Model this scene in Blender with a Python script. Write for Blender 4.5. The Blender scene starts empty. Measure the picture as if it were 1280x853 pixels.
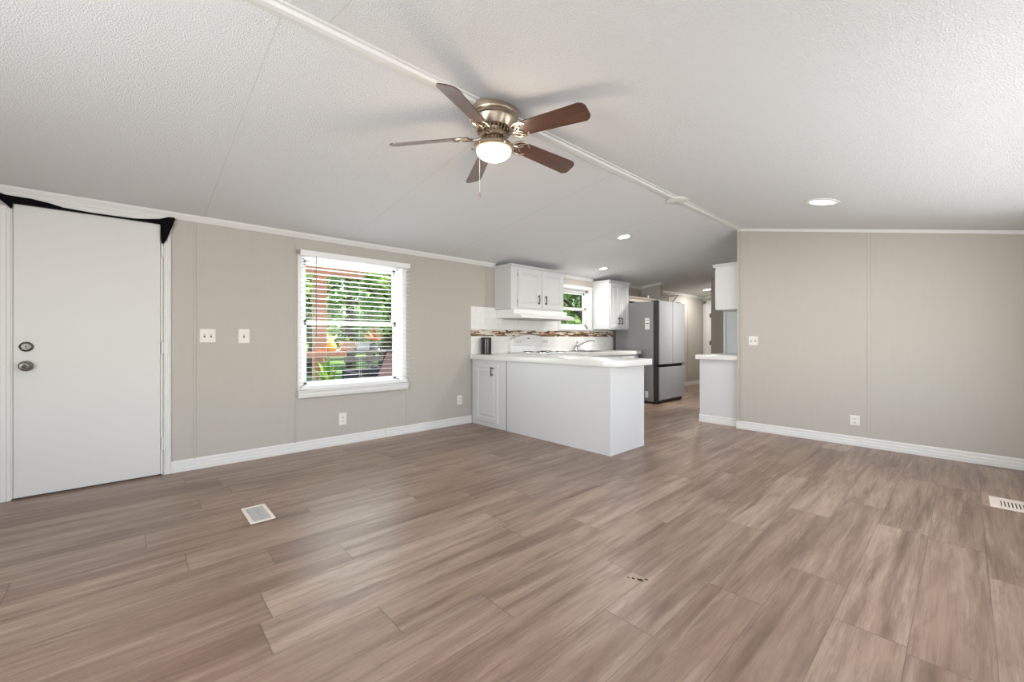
import bpy, bmesh, math, random
from mathutils import Vector, Matrix
random.seed(7)
SC = bpy.context.scene
COL = SC.collection
PI = math.pi

# ------------------------------------------------------------------ camera
FPX = 520.0
cd = bpy.data.cameras.new('camera'); cam = bpy.data.objects.new('camera', cd); COL.objects.link(cam)
cd.sensor_fit = 'HORIZONTAL'; cd.sensor_width = 36.0; cd.lens = FPX / 1280 * 36.0
cd.shift_y = -2.8 / 1280
cd.clip_start = 0.02; cd.clip_end = 500
ang = math.atan2(567, 520)
cam.location = (0, 0, 1.10)
cam.rotation_euler = (PI / 2, 0, ang - PI / 2)
SC.camera = cam

# ------------------------------------------------------------------ colour management, world, lights
SC.view_settings.view_transform = 'Standard'
SC.view_settings.look = 'None'
SC.view_settings.exposure = 0.13
SC.view_settings.gamma = 1.0
SC.view_settings.use_curve_mapping = False
SC.cycles.max_bounces = 10
SC.cycles.diffuse_bounces = 6
SC.cycles.transparent_max_bounces = 24
SC.cycles.use_denoising = True
SC.cycles.sample_clamp_indirect = 6.0
SC.cycles.caustics_reflective = False
SC.cycles.caustics_refractive = False

wd = bpy.data.worlds.new('sky'); SC.world = wd; wd.use_nodes = True
nt = wd.node_tree; nt.nodes.clear()
wo = nt.nodes.new('ShaderNodeOutputWorld'); wb = nt.nodes.new('ShaderNodeBackground')
sk = nt.nodes.new('ShaderNodeTexSky'); sk.sky_type = 'NISHITA'; sk.sun_disc = False
sk.sun_elevation = math.radians(50); sk.sun_rotation = math.radians(110)
wb.inputs['Strength'].default_value = 0.34
nt.links.new(sk.outputs[0], wb.inputs[0]); nt.links.new(wb.outputs[0], wo.inputs[0])


def lamp(name, kind, loc, energy, color=(1, 1, 1), look=None, **kw):
    l = bpy.data.lights.new(name, kind); l.energy = energy; l.color = color
    o = bpy.data.objects.new(name, l); COL.objects.link(o); o.location = loc
    if look is not None:
        o.rotation_euler = Vector(look).to_track_quat('-Z', 'Y').to_euler()
    for k, v in kw.items(): setattr(l, k, v)
    return o

lamp('sun', 'SUN', (6, -1, 9), 9.0, (1, .95, .86), look=(-.75, .04, -.9), angle=.02)
# area fill lights added to brighten the room, at assumed openings out of view
lamp('fill_light_back', 'AREA', (-1.82, .95, 1.25), 88, (.985, 1, .995), look=(1, .05, .12), shape='RECTANGLE', size=1.8, size_y=1.35)
lamp('fill_light_side', 'AREA', (-.35, -.60, 1.22), 12, (.985, 1, .995), look=(.1, 1, .2), shape='RECTANGLE', size=1.9, size_y=1.3)
lamp('fill_light_outer', 'AREA', (3.1, -.60, 1.20), 46, (.985, 1, .995), look=(.1, 1, 0), shape='RECTANGLE', size=3.0, size_y=1.2)  # added with its unseen opening to even out the light along the room
# daylight through the two windows of the long wall
lamp('daylight_long_window', 'AREA', (1.77, 4.60, 1.27), 20, (.97, 1, .98), look=(.2, -1, .1), shape='RECTANGLE', size=1.0, size_y=1.25)
lamp('daylight_kitchen_window', 'AREA', (5.45, 4.60, 1.60), 4, (.97, 1, .98), look=(0, -1, .1), shape='RECTANGLE', size=.7, size_y=.6)


# ------------------------------------------------------------------ materials
def lin(r, g, b):
    f = lambda c: (c / 255 / 12.92) if c / 255 <= .04045 else ((c / 255 + .055) / 1.055) ** 2.4
    return (f(r), f(g), f(b), 1)


def mat(name, rgb, rough=.5, metal=0, var=.04, scale=8, bump=0, bscale=60, spec=.5, emit=None, estr=0, coat=0, stretch=None):
    m = bpy.data.materials.new(name); m.use_nodes = True
    n = m.node_tree.nodes; L = m.node_tree.links; p = n['Principled BSDF']
    c = lin(*rgb)
    p.inputs['Roughness'].default_value = rough; p.inputs['Metallic'].default_value = metal
    p.inputs['Specular IOR Level'].default_value = spec
    p.inputs['Coat Weight'].default_value = coat
    tc = n.new('ShaderNodeTexCoord'); mp = n.new('ShaderNodeMapping'); L.new(tc.outputs['Object'], mp.inputs[0])
    if stretch: mp.inputs['Scale'].default_value = stretch
    nz = n.new('ShaderNodeTexNoise'); nz.inputs['Scale'].default_value = scale; nz.inputs['Detail'].default_value = 4
    L.new(mp.outputs[0], nz.inputs['Vector'])
    mx = n.new('ShaderNodeMix'); mx.data_type = 'RGBA'
    mx.inputs[6].default_value = tuple(x * (1 - var) for x in c[:3]) + (1,)
    mx.inputs[7].default_value = tuple(min(1, x * (1 + var)) for x in c[:3]) + (1,)
    L.new(nz.outputs['Fac'], mx.inputs[0]); L.new(mx.outputs[2], p.inputs['Base Color'])
    if bump:
        nb = n.new('ShaderNodeTexNoise'); nb.inputs['Scale'].default_value = bscale; nb.inputs['Detail'].default_value = 3
        L.new(mp.outputs[0], nb.inputs['Vector'])
        b = n.new('ShaderNodeBump'); b.inputs['Strength'].default_value = bump; b.inputs['Distance'].default_value = .01
        L.new(nb.outputs['Fac'], b.inputs['Height']); L.new(b.outputs[0], p.inputs['Normal'])
    if emit:
        p.inputs['Emission Color'].default_value = lin(*emit); p.inputs['Emission Strength'].default_value = estr
    return m


def attr_mat(name, attr, rough=.5, gain=None):
    m = mat(name, (200, 200, 200), rough); n = m.node_tree.nodes; L = m.node_tree.links
    a = n.new('ShaderNodeAttribute'); a.attribute_name = attr
    L.new(a.outputs['Color'], n['Principled BSDF'].inputs['Base Color'])
    return m


def glass_mat(name, tint=(.96, .98, .97, 1), refl=.012):
    m = bpy.data.materials.new(name); m.use_nodes = True
    n = m.node_tree.nodes; L = m.node_tree.links; n.clear()
    o = n.new('ShaderNodeOutputMaterial'); t = n.new('ShaderNodeBsdfTransparent'); g = n.new('ShaderNodeBsdfGlossy')
    t.inputs[0].default_value = tint; g.inputs['Roughness'].default_value = .02
    x = n.new('ShaderNodeMixShader'); x.inputs[0].default_value = refl
    L.new(t.outputs[0], x.inputs[1]); L.new(g.outputs[0], x.inputs[2]); L.new(x.outputs[0], o.inputs[0])
    return m


M = {}
M['wall'] = mat('wall_vinyl_taupe', (187, 182, 174), .65, var=.025, scale=5, bump=.06, bscale=90, stretch=(6, 6, .6))
M['trimwall'] = mat('batten_taupe', (189, 184, 175), .55, var=.02)
M['white'] = mat('white_trim_paint', (226, 226, 224), .42, var=.015)
M['door'] = mat('white_door_paint', (218, 218, 216), .45, var=.02, scale=3, bump=.03, bscale=40)
M['cab'] = mat('white_cabinet_paint', (214, 215, 216), .38, var=.012)
M['counter'] = mat('white_laminate', (228, 228, 226), .22, var=.012, scale=60)
M['plate'] = mat('ivory_plate', (232, 229, 222), .35, var=.01)
M['slot'] = mat('dark_slot', (70, 66, 62), .6)
M['nickel'] = mat('brushed_nickel', (190, 176, 158), .30, 1, var=.06, scale=40, stretch=(1, 1, 14))
M['chrome'] = mat('chrome', (205, 205, 205), .14, 1, var=.01)
M['satin'] = mat('satin_lock_metal', (118, 115, 110), .36, 1, var=.03)
M['pewter'] = mat('dark_pull_metal', (52, 50, 49), .35, .8, var=.05)
M['steel'] = mat('stainless_steel', (152, 153, 155), .45, .35, var=.03, scale=20, stretch=(1, 1, .05))
M['steel_side'] = mat('grey_fridge_side', (138, 138, 139), .5, .3, var=.02)
M['blackp'] = mat('black_plastic', (34, 34, 35), .4, var=.05)
M['cloth'] = mat('black_cloth', (12, 12, 13), .9, var=.2, bump=.2, bscale=200, spec=.1)
M['paper'] = mat('white_paper', (236, 236, 233), .7)
M['ink'] = mat('grey_print', (120, 120, 122), .7)
M['enamel'] = mat('white_enamel', (240, 240, 240), .18, var=.008, coat=.3)
M['cookglass'] = mat('black_coil', (44, 43, 43), .4, .4)
M['cream'] = mat('cream_register_enamel', (228, 218, 205), .5, var=.03)
M['greyslat'] = mat('grey_register_slat', (178, 176, 172), .5, var=.03)
M['tile'] = mat('white_wall_tile', (240, 240, 238), .15, var=.01)
M['grout'] = mat('grout', (222, 220, 214), .8)
M['glass'] = glass_mat('window_glass')
M['bowl'] = mat('lit_frosted_glass', (255, 244, 226), .4, emit=(255, 228, 188), estr=1.2)
M['lens'] = mat('lit_lamp_lens', (255, 252, 246), .4, emit=(255, 250, 240), estr=5.0)
M['slat'] = mat('blind_white', (240, 241, 242), .4, var=.01)
M['canister'] = mat('black_canister_gloss', (26, 25, 25), .2, var=.1)
M['pantry'] = mat('pantry_shaded_white', (200, 204, 207), .45, var=.015)  # white cabinet, its shade put into this greyer tone
M['frost'] = mat('pale_dark_cord', (120, 122, 118), .5)
# exterior
M['cedar'] = mat('cedar_post', (206, 142, 104), .7, var=.15, scale=6, stretch=(6, 6, .6))
M['greywood'] = mat('weathered_rail', (150, 146, 138), .8, var=.15, scale=8)
M['deck'] = mat('deck_boards', (150, 140, 128), .8, var=.15)
M['lawn'] = mat('lawn_grass', (118, 146, 78), .95, var=.35, scale=.8)
M['road'] = mat('pale_road', (226, 222, 214), .9, var=.05)
M['yellowpot'] = mat('yellow_glaze', (236, 196, 70), .35)
M['peachpot'] = mat('terracotta_pale', (224, 178, 150), .7)
M['whitepot'] = mat('white_pot', (226, 224, 220), .5)
M['greypot'] = mat('grey_pot', (128, 130, 136), .7)
M['terra'] = mat('terracotta', (186, 112, 68), .8)
M['soil'] = mat('soil', (60, 44, 34), .95)
M['wicker'] = mat('dark_wicker', (74, 70, 74), .8, var=.2, bump=.3, bscale=60)
M['sling'] = mat('red_brown_sling', (176, 128, 118), .8)
M['bark'] = mat('bark', (86, 72, 62), .95, var=.3, scale=6, stretch=(4, 4, .6))


def leaf_mat(name, a, b, sat=1):
    m = mat(name, a, .7, var=0); n = m.node_tree.nodes; L = m.node_tree.links; p = n['Principled BSDF']
    at = n.new('ShaderNodeAttribute'); at.attribute_name = 'rnd'
    mx = n.new('ShaderNodeMix'); mx.data_type = 'RGBA'; mx.inputs[6].default_value = lin(*a); mx.inputs[7].default_value = lin(*b)
    L.new(at.outputs['Fac'], mx.inputs[0]); L.new(mx.outputs[2], p.inputs['Base Color'])
    p.inputs['Specular IOR Level'].default_value = .2
    tr = n.new('ShaderNodeBsdfTranslucent'); L.new(mx.outputs[2], tr.inputs[0]); ms = n.new('ShaderNodeMixShader'); ms.inputs[0].default_value = .45
    L.new(p.outputs[0], ms.inputs[1]); L.new(tr.outputs[0], ms.inputs[2]); L.new(ms.outputs[0], n['Material Output'].inputs[0])
    return m
M['leafA'] = leaf_mat('leaf_green', (128, 160, 92), (206, 222, 156))
M['leafB'] = leaf_mat('leaf_dark', (92, 120, 76), (164, 186, 124))
M['leafC'] = leaf_mat('leaf_bronze', (150, 84, 46), (222, 164, 104))
M['leafD'] = leaf_mat('leaf_plant', (70, 120, 56), (170, 196, 90))


def ceiling_mat():
    m = mat('stippled_ceiling', (233, 234, 236), .85, var=.0, spec=.2)
    n = m.node_tree.nodes; L = m.node_tree.links; p = n['Principled BSDF']
    tc = n.new('ShaderNodeTexCoord')
    v = n.new('ShaderNodeTexNoise'); v.inputs['Scale'].default_value = 150; v.inputs['Detail'].default_value = 3; v.inputs['Roughness'].default_value = .65
    L.new(tc.outputs['Object'], v.inputs['Vector'])
    r = n.new('ShaderNodeValToRGB'); r.color_ramp.elements[0].position = .38; r.color_ramp.elements[1].position = .64
    L.new(v.outputs['Fac'], r.inputs[0])
    b = n.new('ShaderNodeBump'); b.inputs['Strength'].default_value = .8; b.inputs['Distance'].default_value = .0032
    L.new(r.outputs[0], b.inputs['Height']); L.new(b.outputs[0], p.inputs['Normal'])
    return m
M['ceil'] = ceiling_mat()
M['joint'] = mat('ceiling_joint_strip', (211, 211, 209), .8, var=.02)


def floor_mat():
    m = bpy.data.materials.new('vinyl_plank_floor'); m.use_nodes = True
    n = m.node_tree.nodes; L = m.node_tree.links; p = n['Principled BSDF']
    uv = n.new('ShaderNodeUVMap'); uv.uv_map = 'plank'
    at = n.new('ShaderNodeAttribute'); at.attribute_name = 'tone'
    sp = n.new('ShaderNodeSeparateColor'); L.new(at.outputs['Color'], sp.inputs[0])

    def mapping(sx, sy):
        a = n.new('ShaderNodeVectorMath'); a.operation = 'MULTIPLY'; a.inputs[1].default_value = (sx, sy, 1)
        L.new(uv.outputs[0], a.inputs[0]); return a.outputs[0]

    def noise(vec, sc, det, rough=.55, dist=0.0):
        t = n.new('ShaderNodeTexNoise'); t.noise_dimensions = '4D'
        t.inputs['Scale'].default_value = sc; t.inputs['Detail'].default_value = det; t.inputs['Roughness'].default_value = rough
        t.inputs['Distortion'].default_value = dist
        w = n.new('ShaderNodeMath'); w.operation = 'MULTIPLY'; w.inputs[1].default_value = 37.0
        L.new(sp.outputs[1], w.inputs[0]); L.new(w.outputs[0], t.inputs['W'])
        L.new(vec, t.inputs['Vector']); return t.outputs['Fac']

    def ramp(f, a, b):
        r = n.new('ShaderNodeMapRange'); r.inputs[1].default_value = a; r.inputs[2].default_value = b; r.clamp = True
        L.new(f, r.inputs[0]); return r.outputs[0]

    def mix(fac, a, b, mode='MIX'):
        x = n.new('ShaderNodeMix'); x.data_type = 'RGBA'; x.blend_type = mode
        if isinstance(fac, float): x.inputs[0].default_value = fac
        else: L.new(fac, x.inputs[0])
        for s, v in ((6, a), (7, b)):
            if isinstance(v, tuple): x.inputs[s].default_value = v
            else: L.new(v, x.inputs[s])
        return x.outputs[2]
    base = mix(sp.outputs[0], lin(130, 107, 91), lin(169, 147, 130))
    broad = ramp(noise(mapping(.55, 7), 1.9, 6, .62, .25), .42, .70)
    c = mix(broad, base, lin(102, 79, 66))
    pale = ramp(noise(mapping(.8, 12), 2.2, 5, .6, .5), .54, .85)
    c = mix(pale, c, lin(178, 160, 145))
    cath = ramp(noise(mapping(1.6, 13), 1.5, 6, .68, 1.4), .50, .66)
    cf = n.new('ShaderNodeMath'); cf.operation = 'MULTIPLY'; cf.inputs[1].default_value = .42; L.new(cath, cf.inputs[0])
    c = mix(cf.outputs[0], c, lin(97, 75, 62))
    fine = ramp(noise(mapping(2.2, 110), 2.2, 4, .65, .3), .45, .72)
    f2 = n.new('ShaderNodeMath'); f2.operation = 'MULTIPLY'; f2.inputs[1].default_value = .42; L.new(fine, f2.inputs[0])
    c = mix(f2.outputs[0], c, lin(104, 86, 78))
    # seams: distance to plank edge kept in a second uv map (u = along fraction in metres to nearest end, v = across)
    e = n.new('ShaderNodeUVMap'); e.uv_map = 'edge'
    se = n.new('ShaderNodeSeparateXYZ'); L.new(e.outputs[0], se.inputs[0])

    def seam(sock, size_out, w):
        # sock runs 0..size across the plank; size stored in tone.b / fixed
        a = n.new('ShaderNodeMath'); a.operation = 'SUBTRACT'; a.inputs[0].default_value = .5; L.new(sock, a.inputs[1])
        b = n.new('ShaderNodeMath'); b.operation = 'ABSOLUTE'; L.new(a.outputs[0], b.inputs[0])
        g = n.new('ShaderNodeMath'); g.operation = 'GREATER_THAN'; L.new(b.outputs[0], g.inputs[0]); g.inputs[1].default_value = .5 - w / size_out
        return g.outputs[0]
    s1 = seam(se.outputs[0], 1.24, .0022); s2 = seam(se.outputs[1], .213, .0012)
    mxs = n.new('ShaderNodeMath'); mxs.operation = 'MAXIMUM'; L.new(s1, mxs.inputs[0]); L.new(s2, mxs.inputs[1])
    mm = n.new('ShaderNodeMath'); mm.operation = 'MULTIPLY'; mm.inputs[1].default_value = .55; L.new(mxs.outputs[0], mm.inputs[0])
    c = mix(mm.outputs[0], c, lin(74, 62, 56))
    L.new(c, p.inputs['Base Color'])
    rr = n.new('ShaderNodeMapRange'); rr.inputs[3].default_value = .30; rr.inputs[4].default_value = .44
    L.new(fine, rr.inputs[0]); L.new(rr.outputs[0], p.inputs['Roughness'])
    p.inputs['Specular IOR Level'].default_value = .42
    bp = n.new('ShaderNodeBump'); bp.inputs['Strength'].default_value = .12; bp.inputs['Distance'].default_value = .002
    L.new(fine, bp.inputs['Height']); L.new(bp.outputs[0], p.inputs['Normal'])
    return m
M['floor'] = floor_mat()


# ------------------------------------------------------------------ mesh helpers
WL = {}      # world location of every object that can be a parent


class MB:
    def __init__(s): s.bm = bmesh.new()

    def _merge(s, b):
        me = bpy.data.meshes.new('t'); b.to_mesh(me); b.free(); s.bm.from_mesh(me); bpy.data.meshes.remove(me)

    def box(s, x0, x1, y0, y1, z0, z1, bev=0, seg=1, rot=None):
        b = bmesh.new(); bmesh.ops.create_cube(b, size=1)
        for v in b.verts:
            v.co = Vector(((x0 + x1) / 2 + v.co.x * (x1 - x0), (y0 + y1) / 2 + v.co.y * (y1 - y0), (z0 + z1) / 2 + v.co.z * (z1 - z0)))
        if bev: bmesh.ops.bevel(b, geom=b.edges[:], offset=bev, segments=seg, affect='EDGES', profile=.5)
        if rot is not None: bmesh.ops.transform(b, matrix=rot, verts=b.verts)
        s._merge(b); return s

    def prism(s, pts, axis, a0, a1, bev=0, seg=2):
        """2-D polygon swept along axis ('x': pts are (y,z); 'y': (x,z); 'z': (x,y))"""
        def P(u, v, a): return {'x': (a, u, v), 'y': (u, a, v), 'z': (u, v, a)}[axis]
        b = bmesh.new()
        lo = [b.verts.new(P(u, v, a0)) for u, v in pts]; hi = [b.verts.new(P(u, v, a1)) for u, v in pts]
        k = len(pts)
        f0 = b.faces.new(lo); f1 = b.faces.new(hi)
        for i in range(k): b.faces.new((lo[i], lo[(i + 1) % k], hi[(i + 1) % k], hi[i]))
        bmesh.ops.recalc_face_normals(b, faces=b.faces)
        if bev:
            ed = list(f0.edges) + list(f1.edges)
            bmesh.ops.bevel(b, geom=ed, offset=bev, segments=seg, affect='EDGES', profile=.5)
        s._merge(b); return s

    def lathe(s, prof, center=(0, 0, 0), seg=40, M4=None):
        b = bmesh.new(); rings = []
        for r, z in prof:
            if r < 1e-6: rings.append([b.verts.new((0, 0, z))])
            else: rings.append([b.verts.new((r * math.cos(2 * PI * i / seg), r * math.sin(2 * PI * i / seg), z)) for i in range(seg)])
        for a, c in zip(rings, rings[1:]):
            for i in range(seg):
                j = (i + 1) % seg
                q = [a[i % len(a)], a[j % len(a)], c[j % len(c)], c[i % len(c)]]
                u = []
                for v in q:
                    if v not in u: u.append(v)
                if len(u) > 2: b.faces.new(u)
        for r in (rings[0], rings[-1]):
            if len(r) > 1: b.faces.new(r)
        bmesh.ops.recalc_face_normals(b, faces=b.faces)
        T = Matrix.Translation(center)
        if M4 is not None: T = T @ M4
        bmesh.ops.transform(b, matrix=T, verts=b.verts)
        s._merge(b); return s

    def tube(s, pts, r, seg=10, rr=None):
        pts = [Vector(p) for p in pts]; b = bmesh.new(); rings = []
        for i, p in enumerate(pts):
            d = (pts[min(i + 1, len(pts) - 1)] - pts[max(i - 1, 0)]).normalized()
            up = Vector((0, 0, 1)) if abs(d.z) < .9 else Vector((1, 0, 0))
            a = d.cross(up).normalized(); c = d.cross(a)
            R = rr[i] if rr else r
            rings.append([b.verts.new(p + (a * math.cos(2 * PI * k / seg) + c * math.sin(2 * PI * k / seg)) * R) for k in range(seg)])
        for A, B in zip(rings, rings[1:]):
            for k in range(seg): b.faces.new((A[k], A[(k + 1) % seg], B[(k + 1) % seg], B[k]))
        b.faces.new(rings[0]); b.faces.new(rings[-1])
        bmesh.ops.recalc_face_normals(b, faces=b.faces)
        s._merge(b); return s

    def rings(s, u0, u1, v0, v1, prof, mp):
        """nested rectangles (inset, height) -> raised panel; mp(u,v,w) -> xyz"""
        b = bmesh.new(); last = None
        for ins, h in prof:
            r = [b.verts.new(mp(u, v, h)) for u, v in ((u0 + ins, v0 + ins), (u1 - ins, v0 + ins), (u1 - ins, v1 - ins), (u0 + ins, v1 - ins))]
            if last:
                for i in range(4): b.faces.new((last[i], last[(i + 1) % 4], r[(i + 1) % 4], r[i]))
            else: first = r
            last = r
        b.faces.new(last); b.faces.new(first)
        bmesh.ops.recalc_face_normals(b, faces=b.faces)
        s._merge(b); return s

    def grid(s, nu, nv, fn):
        b = bmesh.new(); V = [[b.verts.new(fn(i / nu, j / nv)) for j in range(nv + 1)] for i in range(nu + 1)]
        for i in range(nu):
            for j in range(nv): b.faces.new((V[i][j], V[i + 1][j], V[i + 1][j + 1], V[i][j + 1]))
        s._merge(b); return s

    def build(s, name, m, parent=None, smooth=0, label=None):
        o0 = WL.get(parent.name, Vector()) if parent else Vector()
        bmesh.ops.translate(s.bm, vec=-o0, verts=s.bm.verts)
        me = bpy.data.meshes.new(name); s.bm.to_mesh(me); s.bm.free()
        me.materials.append(m)
        o = bpy.data.objects.new(name, me); COL.objects.link(o)
        if smooth:
            me.polygons.foreach_set('use_smooth', [True] * len(me.polygons))
            md = me  # smooth by angle through sharp edges
            bm = bmesh.new(); bm.from_mesh(me)
            for e in bm.edges:
                if len(e.link_faces) == 2 and e.calc_face_angle(0) > math.radians(smooth): e.smooth = False
            bm.to_mesh(me); bm.free()
        if parent: o.parent = parent
        WL[o.name] = o0.copy()
        if label: o['label'] = label
        return o


def tag(o, label, cat, group=None, kind=None):
    o['label'] = label; o['category'] = cat
    if group: o['group'] = group
    if kind: o['kind'] = kind
    return o


def thing(name, label, cat, loc=(0, 0, 0), group=None, kind=None):
    o = bpy.data.objects.new(name, None); o.empty_display_size = .1; COL.objects.link(o); o.location = loc
    WL[o.name] = Vector(loc)
    return tag(o, label, cat, group, kind)


def struct(o, label, cat): return tag(o, label, cat, kind='structure')


def copy_tree(o, parent=None):
    c = o.copy(); COL.objects.link(c)
    if parent: c.parent = parent
    WL[c.name] = WL.get(o.name, Vector()).copy()
    for ch in list(o.children): copy_tree(ch, c)
    return c


# ------------------------------------------------------------------ room dimensions
W = 4.39          # long (left) wall
YR = -.48         # right outer wall
YC = 1.87; ZC = 2.449      # ridge
ZL = 2.13
XB, XE = -1.75, 10.4
XP = 5.5          # partition to the right
SL = (ZC - ZL) / (W - YC); SR = .203
def zc(y): return ZC - SL * (y - YC) if y > YC else ZC - SR * (YC - y)
T = .15

# floor made of planks
def make_floor():
    bm = bmesh.new(); pu = bm.loops.layers.uv.new('plank'); pe = bm.loops.layers.uv.new('edge')
    col = bm.loops.layers.float_color.new('tone')
    pitch = .213; y0 = .14
    known = {0: 2.04, 1: 2.34, 2: 1.92, 3: 1.42, 4: 1.745, 6: .75}
    Lp = 1.24
    rnd = random.Random(3)
    r0 = math.floor((YR - y0) / pitch); r1 = math.ceil((W + .1 - y0) / pitch)
    for r in range(r0, r1):
        ya = y0 + r * pitch; yb = ya + pitch
        off = known.get(r, rnd.uniform(0, Lp))
        k0 = math.floor((XB - off) / Lp); k1 = math.ceil((XE - off) / Lp)
        for k in range(k0, k1):
            xa = off + k * Lp; xb = xa + Lp
            cxa, cxb = max(xa, XB - .1), min(xb, XE + .1); cya, cyb = max(ya, YR - .1), min(yb, W + .1)
            if cxb <= cxa or cyb <= cya: continue
            f = bm.faces.new([bm.verts.new(p) for p in ((cxa, cya, 0), (cxb, cya, 0), (cxb, cyb, 0), (cxa, cyb, 0))])
            t = (max(0, min(1, rnd.gauss(.5, .26))), rnd.random(), 0, 1); du = rnd.uniform(0, 40); dv = rnd.uniform(0, 40)
            for l in f.loops:
                x, y, _ = l.vert.co
                l[pu].uv = (x - xa + du, y - ya + dv); l[pe].uv = ((x - xa) / Lp, (y - ya) / pitch); l[col] = t
    me = bpy.data.meshes.new('floor'); bm.to_mesh(me); bm.free(); me.materials.append(M['floor'])
    o = bpy.data.objects.new('floor', me); COL.objects.link(o)
    struct(o, 'grey brown wood plank floor running the length of the room', 'floor')
    b = MB(); b.box(XB - .2, XE + .2, YR - .2, W + .15, -.2, -.004)
    tag(b.build('subfloor', M['deck']), 'floor base under the planks', 'floor', kind='structure')
make_floor()

# ceiling (closed slab, two slopes)
b = MB()
b.prism([(YR - .2, zc(YR - .2)), (YC, ZC), (W + .2, zc(W + .2)), (W + .2, zc(W + .2) + .2), (YC, ZC + .25), (YR - .2, zc(YR - .2) + .2)], 'x', XB - .2, XE + .2)
struct(b.build('ceiling', M['ceil']), 'white stippled vaulted ceiling in two slopes', 'ceiling')
# faint panel joints in the ceiling
b = MB()
for x in (.46, 1.68, 2.9, 4.12):
    b.prism([(YC + .03, zc(YC + .03) - .0006), (W - .02, zc(W - .02) - .0006), (W - .02, zc(W - .02) + .01), (YC + .03, zc(YC + .03) + .01)], 'x', x - .002, x + .002)
for x in (.62,):
    b.prism([(YR, zc(YR) - .0006), (YC - .03, zc(YC - .03) - .0006), (YC - .03, ZC), (YR, zc(YR) + .01)], 'x', x - .002, x + .002)
struct(b.build('trim_1', M['joint']), 'thin joint strips across the ceiling panels', 'ceiling joint')

# left wall with openings
D0, D1, DZ = -.60, .185, 2.03
A0, A1, AZ0, AZ1 = 1.235, 2.30, .60, 1.925
B0, B1, BZ0, BZ1 = 5.08, 5.85, 1.27, 1.93
b = MB()
def lw(x0, x1, z0, z1):
    if z1 > z0 and x1 > x0: b.box(x0, x1, W, W + T, z0, z1)
ZT = ZL + .02
lw(XB, D0, 0, ZT); lw(D0, D1, DZ, ZT); lw(D1, A0, 0, ZT); lw(A0, A1, 0, AZ0); lw(A0, A1, AZ1, ZT)
lw(A1, B0, 0, ZT); lw(B0, B1, 0, BZ0); lw(B0, B1, BZ1, ZT); lw(B1, XE + .1, 0, ZT)
struct(b.build('wall_left', M['wall']), 'long taupe wall holding the white entry door and blinds window', 'wall')
# right partition (facing the camera) and kitchen wall behind it
b = MB(); b.prism([(YR, -.0), (1.895, 0), (1.895, zc(1.895)), (YC, ZC), (YR, zc(YR))], 'x', XP, XP + .09)
struct(b.build('wall_right', M['wall']), 'taupe partition wall right of the kitchen opening', 'wall')
b = MB(); b.box(XP + .09, 8.4, 1.80, 1.895, 0, ZC)
struct(b.build('wall_kitchen', M['wall']), 'kitchen side wall behind the right partition', 'wall')
b = MB(); b.prism([(1.80, 0), (3.377, 0), (3.377, zc(3.377)), (YC, ZC), (1.8, ZC)], 'x', 8.4, 8.5)
b.box(8.5, XE, 3.28, 3.377, 0, zc(3.3))
struct(b.build('wall_hall', M['wall']), 'shaded taupe wall at the mouth of the hallway', 'wall')
b = MB(); b.prism([(YR, 0), (W + .1, 0), (W + .1, ZL), (YC, ZC), (YR, zc(YR))], 'x', XE, XE + .1)
struct(b.build('wall_end', M['wall']), 'pale end wall of the hallway', 'wall')
b = MB(); b.prism([(3.965, 0), (W, 0), (W, zc(W)), (3.965, zc(3.965))], 'x', 7.5, 7.6)
struct(b.build('wall_alcove', M['wall']), 'short taupe wall beyond the refrigerator', 'wall')
# walls behind the camera, with openings put in for the added fill lights
b = MB(); x0, x1 = XB - .1, XB
b.box(x0, x1, YR - .1, .05, 0, 2.2); b.box(x0, x1, 1.85, W + T, 0, 2.3); b.box(x0, x1, .05, 1.85, 0, .57); b.box(x0, x1, .05, 1.85, 1.93, 2.2)
struct(b.build('wall_back', M['wall']), 'taupe wall behind the camera', 'wall')
b = MB(); y0, y1 = YR - .1, YR
b.box(XB, -1.3, y0, y1, 0, 2.0); b.box(.6, 1.6, y0, y1, 0, 2.0); b.box(1.6, 4.6, y0, y1, 0, .6); b.box(1.6, 4.6, y0, y1, 1.8, 2.0); b.box(4.6, XP + .1, y0, y1, 0, 2.0); b.box(-1.3, .6, y0, y1, 0, .57); b.box(-1.3, .6, y0, y1, 1.87, 2.0)
b.box(XP + .1, XE, y0, y1, 0, 2.0)
struct(b.build('wall_outer', M['wall']), 'taupe outer wall beside the camera', 'wall')

# ------------------------------------------------------------------ trim
def crown(name, x0, x1, y, label, h=.048, d=.03, s=-1):
    z = zc(y)
    bb = MB(); bb.prism([(y, z - h), (y + s * .008, z - h), (y + s * d, z - .012), (y + s * d, z + s * -SL * 0 + .01), (y, z + .01)], 'x', x0, x1)
    return struct(bb.build(name, M['white']), label, 'crown moulding')
crown('trim_2', XB, 3.70, W, 'white crown moulding along the long wall')
crown('trim_3', 4.83, 5.90, W, 'white crown moulding above the kitchen window')
crown('trim_4', 6.62, 7.5, W, 'white crown moulding over the refrigerator alcove')
crown('trim_5', 7.6, XE, W, 'white crown moulding along the lit hallway wall')
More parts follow.
